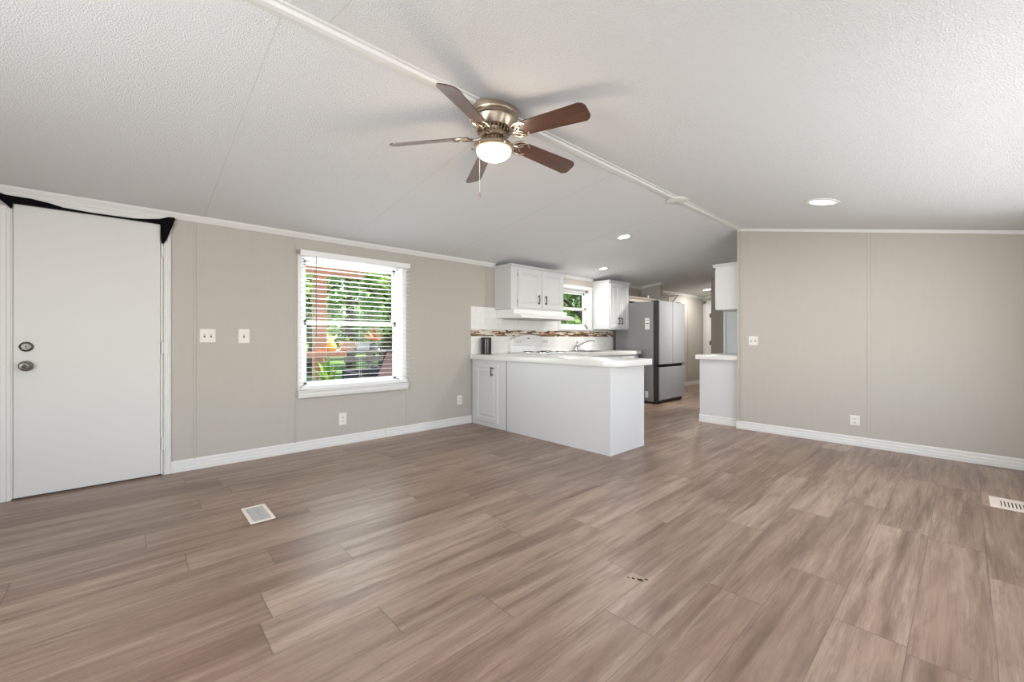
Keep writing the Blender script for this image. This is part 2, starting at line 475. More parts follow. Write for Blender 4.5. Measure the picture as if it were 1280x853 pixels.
# crown on the right partition follows the slopes
def slope_strip(x0, x1, ya, yb, drop, up=.01):
    return [(ya, zc(ya) + up), (ya, zc(ya) - drop), (yb, zc(yb) - drop), (yb, zc(yb) + up)]
b = MB(); b.prism(slope_strip(0, 0, YR, YC, .032), 'x', XP - .018, XP); b.prism(slope_strip(0, 0, YC, 1.905, .032), 'x', XP - .018, XP)
b.box(XP - .018, XP + .09, 1.895, 1.906, zc(1.9) - .034, zc(1.9))
struct(b.build('trim_6', M['white']), 'white moulding along the top of the right partition', 'crown moulding')
b = MB(); b.prism(slope_strip(0, 0, 3.965, W, .045), 'x', 7.478, 7.5); b.box(7.47, 7.61, 3.94, 3.965, zc(3.96) - .05, zc(3.96))
struct(b.build('trim_7', M['white']), 'white moulding along the top of the short alcove wall', 'crown moulding')
b = MB(); b.prism(slope_strip(0, 0, 3.377, W, .05), 'x', XE - .03, XE)
struct(b.build('trim_8', M['white']), 'white moulding at the top of the hallway end wall', 'crown moulding')
# ridge moulding
b = MB(); b.prism([(YC - .042, zc(YC - .042) + .01), (YC - .042, zc(YC - .042) - .008), (YC - .020, zc(YC - .02) - .008), (YC - .014, ZC - .026), (YC + .012, ZC - .026), (YC + .055, zc(YC + .055) - .007), (YC + .055, zc(YC + .055) + .01)], 'x', XB, XP)
struct(b.build('trim_9', M['white']), 'white ridge moulding along the peak of the ceiling', 'ridge moulding')

def batten_left(name, x, label, z0=.09, z1=None, w=.016):
    bb = MB(); bb.box(x - w / 2, x + w / 2, W - .006, W + .002, z0, z1 or (zc(W) - .045), .002)
    struct(bb.build(name, M['trimwall']), label, 'wall batten')
batten_left('trim_10', .40, 'thin taupe batten beside the door on the long wall')
batten_left('trim_11', 1.172, 'thin taupe batten left of the blinds window')
b = MB(); x = 2.362
b.box(x - .008, x + .008, W - .006, W + .002, .09, .51, .002); b.box(x - .008, x + .008, W - .006, W + .002, 1.97, zc(W) - .045, .002)
struct(b.build('trim_12', M['trimwall']), 'thin taupe batten right of the blinds window', 'wall batten')
batten_left('trim_13', 3.56, 'thin taupe batten above the tile near the range hood', 1.53)
b = MB(); b.box(XP - .006, XP + .002, .661 - .012, .661 + .012, .09, zc(.66) - .03, .003)
struct(b.build('trim_14', M['trimwall']), 'taupe batten in the middle of the right partition', 'wall batten')
b = MB(); b.box(XP - .008, XP + .002, 1.845, 1.862, .09, zc(1.85) - .03, .003); b.box(XP - .008, XP + .002, 1.878, 1.897, .09, zc(1.88) - .03, .003)
struct(b.build('trim_15', M['trimwall']), 'taupe corner trim at the open end of the right partition', 'corner trim')
b = MB(); b.box(9.60, 9.616, W - .006, W + .002, .09, zc(W) - .05)
struct(b.build('trim_16', M['trimwall']), 'thin taupe batten on the lit hallway wall', 'wall batten')

BBP = [(0, 0), (.014, 0), (.014, .030), (.011, .034), (.011, .055), (.008, .060), (.008, .086), (.004, .095), (0, .095)]
def base_x(name, x0, x1, y, s, label):
    bb = MB(); bb.prism([(y + s * a, z) for a, z in BBP], 'x', x0, x1); return struct(bb.build(name, M['white']), label, 'baseboard')
def base_y(name, y0, y1, x, s, label):
    bb = MB(); bb.prism([(x + s * a, z) for a, z in BBP], 'y', y0, y1); return struct(bb.build(name, M['white']), label, 'baseboard')
base_x('baseboard_left', .245, 2.10, W, -1, 'white baseboard along the long wall beside the door')
base_x('baseboard_left_kitchen', 2.103, 3.30, W, -1, 'white baseboard along the long wall up to the peninsula')
base_y('baseboard_right', YR, .72, XP, -1, 'white baseboard under the right half of the right partition')
base_y('baseboard_right_kitchen', .722, 1.905, XP, -1, 'white baseboard under the left half of the right partition')
base_x('baseboard_hall', 7.6, XE, W, -1, 'white baseboard along the lit hallway wall')

# ------------------------------------------------------------------ entry door
d = thing('door_1', 'white flush entry door at the left with silver knob', 'door', (-.2, W, 0), kind='structure')
b = MB(); b.box(-.589, .178, W - .012, W + .03, .010, 2.02, .003)
b.build('door_slab', M['door'], d)
b = MB()
for z in (1.045,):
    b.lathe([(0, 0), (.034, 0), (.034, .006), (.028, .014), (.022, .016), (.022, .020), (0, .021)], (-.529, W - .012, z), 28, Matrix.Rotation(PI / 2, 4, 'X'))
k = b.build('deadbolt', M['satin'], d, 35)
b = MB(); b.box(-.5315, -.5265, W - .0335, W - .0325, 1.037, 1.053); b.build('keyhole', M['slot'], k)
b = MB(); b.lathe([(0, 0), (.036, 0), (.036, .005), (.031, .011), (.014, .014), (.013, .034), (.022, .040), (.029, .050), (.029, .060), (.023, .068), (.012, .070), (.010, .0685), (0, .0685)], (-.531, W - .012, .912), 32, Matrix.Rotation(PI / 2, 4, 'X'))
k = b.build('door_knob', M['satin'], d, 35)
b = MB(); b.lathe([(0, 0), (.009, 0), (.009, .0015), (0, .002)], (-.531, W - .0805, .912), 16, Matrix.Rotation(PI / 2, 4, 'X')); b.build('knob_button', M['slot'], k)
for z in (1.805, 1.025, .25):
    b = MB()
    for i in range(3): b.lathe([(0, 0), (.007, 0), (.007, .030), (0, .030)], (.190, W - .017, z - .047 + i * .032), 12)
    b.lathe([(0, 0), (.004, .004), (.004, .010), (0, .012)], (.190, W - .017, z + .047), 10)
    b.box(.182, .200, W - .014, W - .009, z - .047, z + .047)
    b.build('hinge', M['white'], d, 35, label='painted butt hinge')
b = MB()
def fluted(x0, x1, z0, z1):
    n = [(0, 0), (0, -.012), (.15, -.018), (.22, -.013), (.42, -.016), (.5, -.012), (.58, -.016), (.78, -.013), (.85, -.018), (1, -.012), (1, 0)]
    b.prism([(x0 + u * (x1 - x0), W + v) for u, v in n], 'z', z0, z1)
fluted(-.70, -.600, 0, 2.00); fluted(.198, .245, 0, 2.03)
b.box(-.70, .27, W - .016, W + .001, 2.035, 2.075, .003); b.box(-.70, .262, W - .020, W, 2.070, 2.092, .003)
b.box(-.604, -.592, W - .004, W + .10, 0, 2.03); b.box(.180, .192, W - .004, W + .10, 0, 2.03); b.box(-.60, .19, W + .03, W + .11, 0, 2.03)
b.build('door_frame', M['white'], d)
b = MB(); b.box(-.60, .19, W - .005, W + .12, -.002, .008, .002); b.build('threshold', M['slot'], d)
# black cloth stuffed over the door
poly = [(-.647, 2.078), (-.62, 2.068), (-.505, 2.066), (-.42, 2.055), (-.353, 2.038), (-.19, 2.030), (.023, 2.0335), (.10, 2.045), (.175, 2.060), (.225, 2.085), (.258, 2.088), (.271, 2.078),
        (.262, 2.045), (.245, 1.994), (.225, 1.93), (.210, 1.89), (.198, 1.870), (.184, 1.866), (.180, 1.90), (.179, 2.018), (.117, 2.0225), (.02, 2.0225), (-.19, 2.0225), (-.35, 2.0225), (-.50, 2.0225), (-.589, 2.019), (-.592, 1.985), (-.598, 1.982), (-.62, 2.01), (-.647, 2.035)]
b = MB(); b.prism(poly, 'y', W - .034, W - .019)
o = b.build('door_cloth', M['cloth'])
tag(o, 'crumpled black cloth tucked over the top edge of the white entry door', 'cloth')

# ------------------------------------------------------------------ switch plates and outlets
def plate(name, label, cat, cx, cz, w, h, toggles=0, recept=0, wall='L', group=None, m='plate'):
    """toggle switch plate or duplex outlet"""
    if wall == 'L': f = lambda u, v, q: (cx + u, W - q, cz + v); loc = (cx, W, cz)
    elif wall == 'H': f = lambda u, v, q: (8.4 - q, cx + u, cz + v); loc = (8.4, cx, cz)
    else: f = lambda u, v, q: (XP - q, cx + u, cz + v); loc = (XP, cx, cz)
    t = thing(name, label, cat, loc, group)
    bb = MB(); bb.rings(-w / 2, w / 2, -h / 2, h / 2, [(0, -.001), (0, .003), (.004, .0065)], f); bb.build('cover_plate', M[m], t)
    for i in range(toggles):
        u = (i - (toggles - 1) / 2) * .046
        bb = MB(); bb.rings(u - .006, u + .006, -.013, .013, [(0, .006), (0, .0072)], f)
        g = bb.build('switch_slot', M['slot'], t)
        bb = MB(); bb.rings(u - .0045, u + .0045, .000, .011, [(0, .006), (.0005, .016)], f); bb.build('toggle', M['plate'], g)
    for i in range(recept):
        v = .020 if i == 0 else -.020
        bb = MB(); bb.rings(-.016, .016, v - .014, v + .014, [(0, .006), (.003, .0085)], f)
        g = bb.build('receptacle', M['plate'], t)
        bb = MB()
        for u in (-.0065, .0065): bb.rings(u - .0016, u + .0016, v - .003, v + .007, [(0, .008), (0, .0090)], f)
        bb.rings(-.0025, .0025, v - .010, v - .0055, [(0, .008), (0, .0090)], f)
        bb.build('receptacle_slots', M['slot'], g)
    return t
plate('light_switch', 'ivory two-toggle switch plate nearest the entry door', 'light switch', .488, 1.125, .112, .118, toggles=2)
plate('light_switch', 'ivory single-toggle switch plate between the entry door and window', 'light switch', .753, 1.123, .085, .128, toggles=1)
plate('light_switch', 'ivory two-toggle switch plate on the right partition wall', 'light switch', 1.719, 1.075, .100, .108, toggles=2, wall='R')
plate('wall_outlet', 'ivory power outlet under the blinds window', 'outlet', 1.630, .264, .080, .128, recept=2)
plate('wall_outlet', 'small ivory power outlet beside the white peninsula cabinet', 'outlet', 3.113, .316, .075, .115, recept=2)
plate('wall_outlet', 'ivory power outlet low on the right partition wall', 'outlet', .770, .258, .080, .105, recept=2, wall='R')
plate('light_switch', 'beige switch plate on the dark hallway wall', 'light switch', 3.085, 1.18, .085, .15, toggles=1, wall='H')
t = thing('thermostat', 'pale grey thermostat on the dark hallway wall above a switch', 'thermostat', (8.4, 3.02, 1.47))
b = MB(); b.box(8.375, 8.40, 2.95, 3.12, 1.425, 1.515, .006, 2); b.build('housing', M['greyslat'], t)
b = MB(); b.box(8.372, 8.376, 3.00, 3.075, 1.455, 1.495); b.build('display', M['steel_side'], t)

# ------------------------------------------------------------------ window with blinds
w1 = thing('window_1', 'white double hung window behind open blinds on the long wall', 'window', ((A0 + A1) / 2, W, AZ0), kind='structure')
b = MB()
y0, y1 = W + .06, W + .13
b.box(A0, A0 + .035, y0, y1, AZ0, AZ1); b.box(A1 - .035, A1, y0, y1, AZ0, AZ1); b.box(A0, A1, y0, y1, AZ0, AZ0 + .04); b.box(A0, A1, y0, y1, AZ1 - .035, AZ1)
b.build('window_frame', M['white'], w1)
b = MB(); b.box(A0, A0 + .004, W, y0, AZ0, AZ1); b.box(A1 - .004, A1, W, y0, AZ0, AZ1); b.box(A0, A1, W, y0, AZ0, AZ0 + .004); b.box(A0, A1, W, y0, AZ1 - .004, AZ1); b.build('jamb', M['white'], w1)
zm = 1.262
for nm, z0, z1, yy in (('upper_sash', zm - .02, AZ1 - .035, W + .095), ('lower_sash', AZ0 + .04, zm + .025, W + .07)):
    b = MB(); q = .028
    b.box(A0 + .035, A0 + .035 + q, yy, yy + .025, z0, z1); b.box(A1 - .035 - q, A1 - .035, yy, yy + .025, z0, z1)
    b.box(A0 + .035, A1 - .035, yy, yy + .025, z0, z0 + .045 * (nm[0] == 'u') + .03 * (nm[0] == 'l')); b.box(A0 + .035, A1 - .035, yy, yy + .025, z1 - .045, z1)
    s = b.build(nm, M['white'], w1)
    b = MB(); b.box(A0 + .05, A1 - .05, yy + .010, yy + .014, z0 + .02, z1 - .02); b.build('pane', M['glass'], s)
b = MB(); b.box(A0 - .04, A0, W - .012, W, .59, 1.96, .002); b.box(A1, A1 + .055, W - .012, W, .59, 1.96, .002); b.box(A0 - .04, A1 + .055, W - .012, W, AZ1, 1.965, .002); b.build('casing', M['white'], w1)
b = MB(); b.prism([(W, .515), (W - .03, .515), (W - .045, .525), (W - .05, .55), (W - .05, .575), (W - .055, .583), (W - .055, .596), (W, .600)], 'x', 1.195, 2.362); b.build('window_sill', M['white'], w1)
bl = thing('window_blind', 'white horizontal slat blind lowered and tilted open over the long wall window', 'blind', (1.78, W - .045, .6))
b = MB(); b.box(1.203, 2.374, W - .075, W - .015, 1.905, 1.962, .004); b.build('headrail', M['slat'], bl)
b = MB(); z = .675; n = 0
while z < 1.90:
    Rm = Matrix.Translation((0, W - .044, z)) @ Matrix.Rotation(math.radians(-3), 4, 'X')
    b.box(1.212, 2.366, -.025, .025, -.0014, .0014, rot=Rm); z += .0485
b.build('slats', M['slat'], bl)
b = MB(); b.box(1.212, 2.340, W - .070, W - .018, .604, .640, .006, 2); b.build('bottom_rail', M['slat'], bl)
for x in (1.33, 1.80, 2.25):
    for yy in (W - .070, W - .018): b = MB(); b.tube([(x, yy, .63), (x, yy, 1.91)], .0008, 5); b.build('ladder_cord', M['slat'], bl)
b = MB(); b.tube([(1.345, W - .080, 1.91), (1.345, W - .082, 1.15)], .0035, 8); b.lathe([(0, 0), (.006, .004), (.006, .03), (0, .034)], (1.345, W - .082, 1.12), 8); b.build('tilt_wand', M['frost'], bl)
b = MB(); b.box(1.196, 1.204, W - .078, W - .012, 1.925, 1.965); b.build('mounting_bracket', M['greyslat'], bl)

w2 = thing('window_2', 'small white double hung kitchen window between the wall cabinets', 'window', ((B0 + B1) / 2, W, BZ0), kind='structure')
b = MB(); y0, y1 = W + .05, W + .13
b.box(B0, B0 + .04, y0, y1, BZ0, BZ1); b.box(B1 - .04, B1, y0, y1, BZ0, BZ1); b.box(B0, B1, y0, y1, BZ0, BZ0 + .04); b.box(B0, B1, y0, y1, BZ1 - .04, BZ1)
b.build('window_frame', M['white'], w2)
b = MB(); b.box(B0, B0 + .004, W, y0, BZ0, BZ1); b.box(B1 - .004, B1, W, y0, BZ0, BZ1); b.box(B0, B1, W, y0, BZ0, BZ0 + .004); b.box(B0, B1, W, y0, BZ1 - .004, BZ1); b.build('jamb', M['white'], w2)
for nm, z0, z1, yy in (('upper_sash', 1.58, BZ1 - .04, W + .09), ('lower_sash', BZ0 + .04, 1.625, W + .06)):
    b = MB(); q = .03
    b.box(B0 + .04, B0 + .04 + q, yy, yy + .025, z0, z1); b.box(B1 - .04 - q, B1 - .04, yy, yy + .025, z0, z1); b.box(B0 + .04, B1 - .04, yy, yy + .025, z0, z0 + .035); b.box(B0 + .04, B1 - .04, yy, yy + .025, z1 - .035, z1)
    s = b.build(nm, M['white'], w2)
    b = MB(); b.box(B0 + .06, B1 - .06, yy + .010, yy + .014, z0 + .02, z1 - .02); b.build('pane', M['glass'], s)
b = MB(); b.box(B0 - .06, B0, W - .014, W, BZ0 - .03, BZ1 + .05, .002); b.box(B1, B1 + .05, W - .014, W, BZ0 - .03, BZ1 + .05, .002); b.box(B0 - .07, B1 + .06, W - .018, W, BZ1, BZ1 + .055, .002); b.box(B0 - .07, B1 + .06, W - .025, W, BZ0 - .03, BZ0, .002); b.build('casing', M['white'], w2)

# ------------------------------------------------------------------ ceiling fan
FX, FY = 1.57, YC
fan = thing('ceiling_fan', 'five blade ceiling fan with lit bowl lamp below the ridge', 'ceiling fan', (FX, FY, ZC))
b = MB(); b.lathe([(.0, 2.46), (.143, 2.46), (.145, 2.402), (.141, 2.394), (.134, 2.390), (.140, 2.384), (.140, 2.374), (.133, 2.368), (.129, 2.355), (.108, 2.322), (.098, 2.318), (.0, 2.318)], (FX, FY, 0), 56)
b.build('motor_housing', M['nickel'], fan, 30)
b = MB(); b.lathe([(0, 2.318), (.074, 2.318), (.070, 2.305), (.062, 2.295), (0, 2.295)], (FX, FY, 0), 48)
for i in range(28):
    a = 2 * PI * i / 28; Rm = Matrix.Translation((FX, FY, 2.309)) @ Matrix.Rotation(a, 4, 'Z')
    b.box(.070, .098, -.0035, .0035, -.010, .011, rot=Rm)
b.build('vent_ring', M['nickel'], fan, 30)
b = MB(); b.lathe([(0, 2.298), (.080, 2.298), (.082, 2.292), (.082, 2.280), (.076, 2.274), (.050, 2.270), (0, 2.270)], (FX, FY, 0), 48); b.build('rotor_hub', M['nickel'], fan, 30)
b = MB(); b.lathe([(0, 2.272), (.046, 2.272), (.050, 2.262), (.056, 2.258), (.058, 2.245), (.072, 2.240), (.098, 2.236), (.112, 2.230), (.119, 2.222), (.120, 2.210), (.114, 2.203), (0, 2.203)], (FX, FY, 0), 56)
for i in range(24):
    a = 2 * PI * i / 24; Rm = Matrix.Translation((FX, FY, 2.252)) @ Matrix.Rotation(a, 4, 'Z')
    b.box(.048, .064, -.003, .003, -.010, .016, rot=Rm)
b.build('light_fitter', M['nickel'], fan, 30)
b = MB(); pr = [(.104, 2.206)] + [(.104 * math.cos(t), 2.203 - .058 * math.sin(t)) for t in [PI / 2 * i / 12 for i in range(1, 12)]] + [(0, 2.145)]
b.lathe([(0, 2.206)] + pr, (FX, FY, 0), 48); b.build('glass_bowl', M['bowl'], fan, 60)
for i in range(3):
    a = math.radians(20 + 120 * i); b = MB()
    b.lathe([(0, 0), (.006, 0), (.006, .012), (0, .012)], (FX + .118 * math.cos(a), FY + .118 * math.sin(a), 2.210), 10, Matrix.Rotation(a, 4, 'Z') @ Matrix.Rotation(PI / 2, 4, 'Y'))
    b.build('thumb_screw', M['chrome'], fan, 30)

def blade_material():
    m = mat('walnut_blade', (104, 68, 54), .30, var=.0, coat=.7); n = m.node_tree.nodes; n['Principled BSDF'].inputs['Coat Roughness'].default_value = .28; L = m.node_tree.links
    tc = n.new('ShaderNodeTexCoord'); mp = n.new('ShaderNodeMapping'); mp.inputs['Scale'].default_value = (2.2, 38, 2)
    nz = n.new('ShaderNodeTexNoise'); nz.inputs['Scale'].default_value = 2.4; nz.inputs['Detail'].default_value = 5
    L.new(tc.outputs['UV'], mp.inputs[0]); L.new(mp.outputs[0], nz.inputs['Vector'])
    r = n.new('ShaderNodeValToRGB'); r.color_ramp.elements[0].color = lin(58, 37, 30); r.color_ramp.elements[1].color = lin(104, 71, 58)
    r.color_ramp.elements[0].position = .3; r.color_ramp.elements[1].position = .75
    L.new(nz.outputs['Fac'], r.inputs[0]); L.new(r.outputs[0], n['Principled BSDF'].inputs['Base Color'])
    return m
M['blade'] = blade_material()
BZ = 2.288; PITCH = math.radians(-19); DROOP = math.radians(4.5)
for k in range(5):
    a = math.radians(136.5 + 72 * k)
    Rm = Matrix.Translation((FX, FY, BZ)) @ Matrix.Rotation(a, 4, 'Z') @ Matrix.Rotation(DROOP, 4, 'Y') @ Matrix.Rotation(PITCH, 4, 'X')
    # outline of the blade (x along, y across)
    pts = []; r0, r1 = .150, .612; w0, w1 = .046, .059
    def arc(cx, cy, r, a0, a1, n=6): return [(cx + r * math.cos(math.radians(a0 + (a1 - a0) * i / n)), cy + r * math.sin(math.radians(a0 + (a1 - a0) * i / n))) for i in range(n + 1)]
    pts += arc(r0 + .03, -w0 + .03, .03, 180, 270) + arc(r1 - .040, -w1 + .040, .040, 270, 345) + arc(r1 - .040, w1 - .040, .040, 15, 90) + arc(r0 + .03, w0 - .03, .03, 90, 180)
    b = MB(); b.prism(pts, 'z', -.003, .003)
    uvl = b.bm.loops.layers.uv.new('UVMap')
    for f in b.bm.faces:
        for l in f.loops: l[uvl].uv = (l.vert.co.x + k * 3.1, l.vert.co.y)
    bmesh.ops.transform(b.bm, matrix=Rm, verts=b.bm.verts)
    bl_ = b.build('blade', M['blade'], fan)
    b = MB()
    # blade iron: arm plus open crescent of scrollwork under the blade root
    def tb(p, r): b.tube([Rm @ Vector(q) for q in p], r, 8)
    tb([(.070, 0, -.002), (.10, 0, -.012), (.135, 0, -.012), (.165, 0, -.008)], .0085)
    for s in (-1, 1):
        tb([(.125, 0, -.010), (.140, s * .022, -.009), (.160, s * .042, -.007), (.188, s * .052, -.006), (.215, s * .048, -.006), (.240, s * .030, -.006)], .0058)
        tb([(.150, s * .004, -.008), (.172, s * .018, -.007), (.190, s * .034, -.006), (.205, s * .046, -.006)], .0045)
        tb([(.165, 0, -.008), (.19, s * .010, -.007), (.200, s * .022, -.006)], .0045)
    b.box(.150, .165, -.012, .012, -.008, -.003, .001, rot=Rm)
    b.build('blade_bracket', M['nickel'], bl_, 40)
    for (u, v) in ((.160, 0), (.190, .034), (.190, -.034)):
        b = MB(); b.lathe([(0, -.013), (.004, -.012), (.005, -.009), (.005, -.003), (0, -.003)], (0, 0, 0), 10, Rm @ Matrix.Translation((u, v, 0))); b.build('screw', M['chrome'], bl_)
cx, cy = FX - .070, FY + .048
b = MB(); b.tube([(FX - .055, FY - .010, 2.250), (FX - .112, FY - .020, 2.240), (FX - .123, FY - .023, 2.215), (FX - .123, FY - .023, 1.925)], .0014, 6)
ch = b.build('pull_chain', M['cream'], fan)
b = MB(); b.lathe([(0, 0), (.005, .002), (.0065, .010), (.004, .022), (.003, .032), (0, .034)], (FX - .123, FY - .023, 1.893), 12); b.build('chain_pull', M['nickel'], ch, 40)
lamp('fan_lamp', 'POINT', (FX, FY, 2.09), 6, (1, .84, .64), shadow_soft_size=.07)

# ------------------------------------------------------------------ recessed lights
def downlight(label, x, y, r, energy, group=None, aim=(0, 0, -1), spread=180):
    s = -SL if y > YC else SR
    nrm = Vector((0, -s, 1)).normalized()
    Rm = Vector((0, 0, 1)).rotation_difference(nrm).to_matrix().to_4x4()
    t = thing('recessed_light', label, 'ceiling light', (x, y, zc(y)), group)
    b = MB(); b.lathe([(r * .66, .002), (r * .68, -.006), (r * .9, -.009), (r, -.006), (r, .003), (r * .66, .003)], (x, y, zc(y)), 40, Rm); b.build('trim_ring', M['white'], t, 40)
    b = MB(); b.lathe([(0, -.004), (r * .67, -.004), (r * .67, .002), (0, .002)], (x, y, zc(y)), 40, Rm); b.build('lens', M['lens'], t, 40)
    if energy: lamp('recessed_lamp', 'AREA', (x, y - s * 0, zc(y) - .016), energy, (1, .97, .92), look=aim, shape='DISK', size=r * 1.2, spread=math.radians(spread))
downlight('round recessed light on the right slope above the partition wall', 4.213, .805, .125, 6)
downlight('round recessed light on the left slope nearest the ceiling fan', 4.389, 2.786, .10, 11)
downlight('round recessed light in front of the kitchen window wall cabinet', 5.45, 3.83, .085, 8)
downlight('round recessed light over the far hallway', 9.45, 3.88, .12, 15)
downlight('added recessed fill light over the right kitchen run hidden behind the partition', 7.3, 2.30, 0.10, 28, aim=(-.34, 1.15, -1.35), spread=80)  # unseen light added to brighten the refrigerator front and kitchen walkway
t = thing('ceiling_plate', 'small white round ceiling plate with a hook on the ridge moulding', 'ceiling plate', (3.874, YC, ZC))
b = MB(); b.lathe([(0, -.006), (.085, -.006), (.095, 0), (.095, .012), (0, .012)], (3.874, YC, ZC - .024), 28); b.build('plate', M['white'], t, 40)
b = MB(); b.tube([(3.87, YC, ZC - .028), (3.87, YC + .015, ZC - .052), (3.88, YC, ZC - .064), (3.89, YC - .015, ZC - .055)], .005, 8); b.build('hook', M['greyslat'], t, 40)

# ------------------------------------------------------------------ cabinet helpers
DOORP = [(0, 0), (0, .016), (.004, .019), (.050, .019), (.056, .009), (.068, .009), (.086, .0175), (.09, .018)]
SHAKER = [(0, 0), (0, .017), (.003, .019), (.050, .019), (.054, .011), (.060, .011)]
def mapY(y): return lambda u, v, w: (u, y - w, v)         # facing -Y
def mapX(x): return lambda u, v, w: (x - w, u, v)         # facing -X
def mapYp(y): return lambda u, v, w: (u, y + w, v)        # facing +Y

def bar_pull(mp, u, v0, v1, parent, base=.019, horiz=False):
    b = MB()
    P = lambda a, q: mp(a, u, q) if horiz else mp(u, a, q)
    b.tube([P(v0, base + .026), P((v0 + v1) / 2, base + .030), P(v1, base + .026)], .0065, 8)
    e = (v1 - v0) * .14
    for a in (v0 + e, v1 - e):
        b.tube([P(a, base - .002), P(a, base + .028)], .0055, 8)
        b.tube([P(a, base - .001), P(a, base + .003)], .010, 8)
    b.build('handle', M['pewter'], parent, 40)

def cab_door(t, mp, u0, u1, v0, v1, hu, hv0, hv1, prof=DOORP, name='door', label=None):
    b = MB(); b.rings(u0, u1, v0, v1, prof, mp); d = b.build(name, M['cab'], t, label=label)
    bar_pull(mp, hu, hv0, hv1, d)
    return d

def crown_cab(t, x0, x1, y, z0, z1, front=-1, left=True, right=True, yw=None):
    """flared crown on a wall cabinet"""
    b = MB(); yb = W if yw is None else yw
    pr = [(0, 0), (.006, .004), (.010, .018), (.030, .042), (.030, .050), (0, .050)]
    s = front
    k = (z1 - z0) / .05
    b.prism([(y + s * a, z0 + h * k) for a, h in pr], 'x', x0 - .012, x1 + .012)
    if left: b.prism([(x0 - a, z0 + h * k) for a, h in pr], 'y', min(y + s * .028, yb), max(y + s * .028, yb))
    if right: b.prism([(x1 + a, z0 + h * k) for a, h in pr], 'y', min(y + s * .028, yb), max(y + s * .028, yb))
    b.box(x0, x1, min(y, yb), max(y, yb), z1 - .012, z1)
    return b.build('crown', M['cab'], t)

# wall cabinet over the range
t = thing('wall_cabinet', 'white two door wall cabinet above the range hood', 'cabinet', (4.22, W, 1.5))
YF = 4.05
b = MB(); b.box(3.70, 4.755, YF, W, 1.497, 2.062, .002); b.build('body', M['cab'], t)
b = MB(); b.rings(4.075 - .02, W - .012, 1.515, 2.045, [(0, 0), (.0, .004), (.012, .004), (.016, .001), (.02, .001)], lambda u, v, w: (3.70 - w, u, v)); b.build('side_panel', M['cab'], t)
mp = mapY(YF)
cab_door(t, mp, 3.812, 4.238, 1.523, 2.035, 4.196, 1.578, 1.706)
cab_door(t, mp, 4.278, 4.735, 1.523, 2.035, 4.338, 1.578, 1.706)
crown_cab(t, 3.70, 4.755, YF, 2.062, 2.092)
for z in (1.60, 1.96):
    b = MB(); b.tube([(3.807, YF - .014, z - .025), (3.807, YF - .014, z + .025)], .004, 8); b.build('hinge', M['satin'], t)
# range hood
t = thing('range_hood', 'white range hood under the two door wall cabinet', 'range hood', (4.25, W, 1.37))
b = MB(); b.prism([(W, 1.495), (W, 1.385), (3.90, 1.372), (3.885, 1.375), (3.885, 1.410), (4.035, 1.440), (4.035, 1.495)], 'x', 3.722, 4.800, .004, 1); bmesh.ops.translate(b.bm, vec=(0, -.012, 0), verts=b.bm.verts); b.build('canopy', M['enamel'], t)
b = MB(); b.box(3.80, 4.72, 3.96, 4.33, 1.366, 1.384); b.build('filter', M['greyslat'], t)
for x in (4.55, 4.62):
    b = MB(); b.box(x - .018, x + .018, 3.883, 3.888, 1.386, 1.400, .002); b.build('switch', M['greyslat'], t)
# wall cabinet right of the window
t = thing('wall_cabinet', 'narrow white two door wall cabinet between kitchen window and refrigerator', 'cabinet', (6.2, W, 1.26))
YG = 4.05
b = MB(); b.box(5.925, 6.52, YG, W, 1.262, 2.055, .002); b.build('body', M['cab'], t)
mp = mapY(YG)
cab_door(t, mp, 5.945, 6.218, 1.285, 2.035, 6.178, 1.345, 1.462)
cab_door(t, mp, 6.226, 6.505, 1.285, 2.035, 6.268, 1.345, 1.462)
crown_cab(t, 5.925, 6.52, YG, 2.055, 2.088)

# ------------------------------------------------------------------ backsplash
bs = thing('backsplash', 'white tile backsplash with brown mosaic band behind the kitchen counter', 'backsplash', (4.9, W, .9))
b = MB(); b.box(3.288, 6.53, W - .006, W, .897, 1.135); b.box(3.288, 5.02, W - .006, W, 1.223, 1.527); b.box(5.02, 6.53, W - .006, W, 1.223, 1.240)
b.build('grout_bed', M['grout'], bs)
b = MB()
def tiles(x0, x1, z0, z1, tw, th):
    r = 0; z = z0
    while z < z1 - .01:
        zt = min(z + th, z1); x = x0 - (tw / 2 if r % 2 else 0)
        while x < x1 - .005:
            xa, xb = max(x, x0), min(x + tw, x1)
            if xb - xa > .01: b.box(xa + .0012, xb - .0012, W - .0105, W - .005, z + .0012, zt - .0012)
            x += tw
        z = zt; r += 1
tiles(3.288, 6.53, .897, 1.135, .152, .0793); b.build('lower_tiles', M['tile'], bs)
b = MB(); tiles(3.288, 5.01, 1.223, 1.527, .152, .076); b.build('upper_tiles', M['tile'], bs)
# mosaic band: one mesh with a colour per stick
bm = bmesh.new(); cl = bm.loops.layers.float_color.new('stick')
cols = [lin(*c) for c in ((72, 50, 38), (112, 78, 54), (172, 130, 92), (222, 208, 188), (236, 230, 220), (150, 120, 96), (200, 168, 130), (90, 70, 58), (230, 222, 208), (120, 104, 90))]
rr = random.Random(11); zz = 1.137
while zz < 1.219:
    x = 3.288 - rr.uniform(0, .1)
    while x < 6.53:
        ln = rr.choice((.05, .08, .10, .15)); c = rr.choice(cols)
        xa, xb = max(3.288, x) + .001, min(6.53, x + ln) - .001
        if xb > xa:
            y_ = W - .011 - rr.uniform(0, .002)
            P = [(xa, zz + .0008), (xb, zz + .0008), (xb, zz + .0132), (xa, zz + .0132)]
            fr = [bm.verts.new((u, y_, v)) for u, v in P]; bk = [bm.verts.new((u, W - .002, v)) for u, v in P]
            fs = [bm.faces.new(fr)] + [bm.faces.new((fr[i], fr[(i + 1) % 4], bk[(i + 1) % 4], bk[i])) for i in range(4)]
            for f in fs:
                for l in f.loops: l[cl] = c
        x += ln
    zz += .014
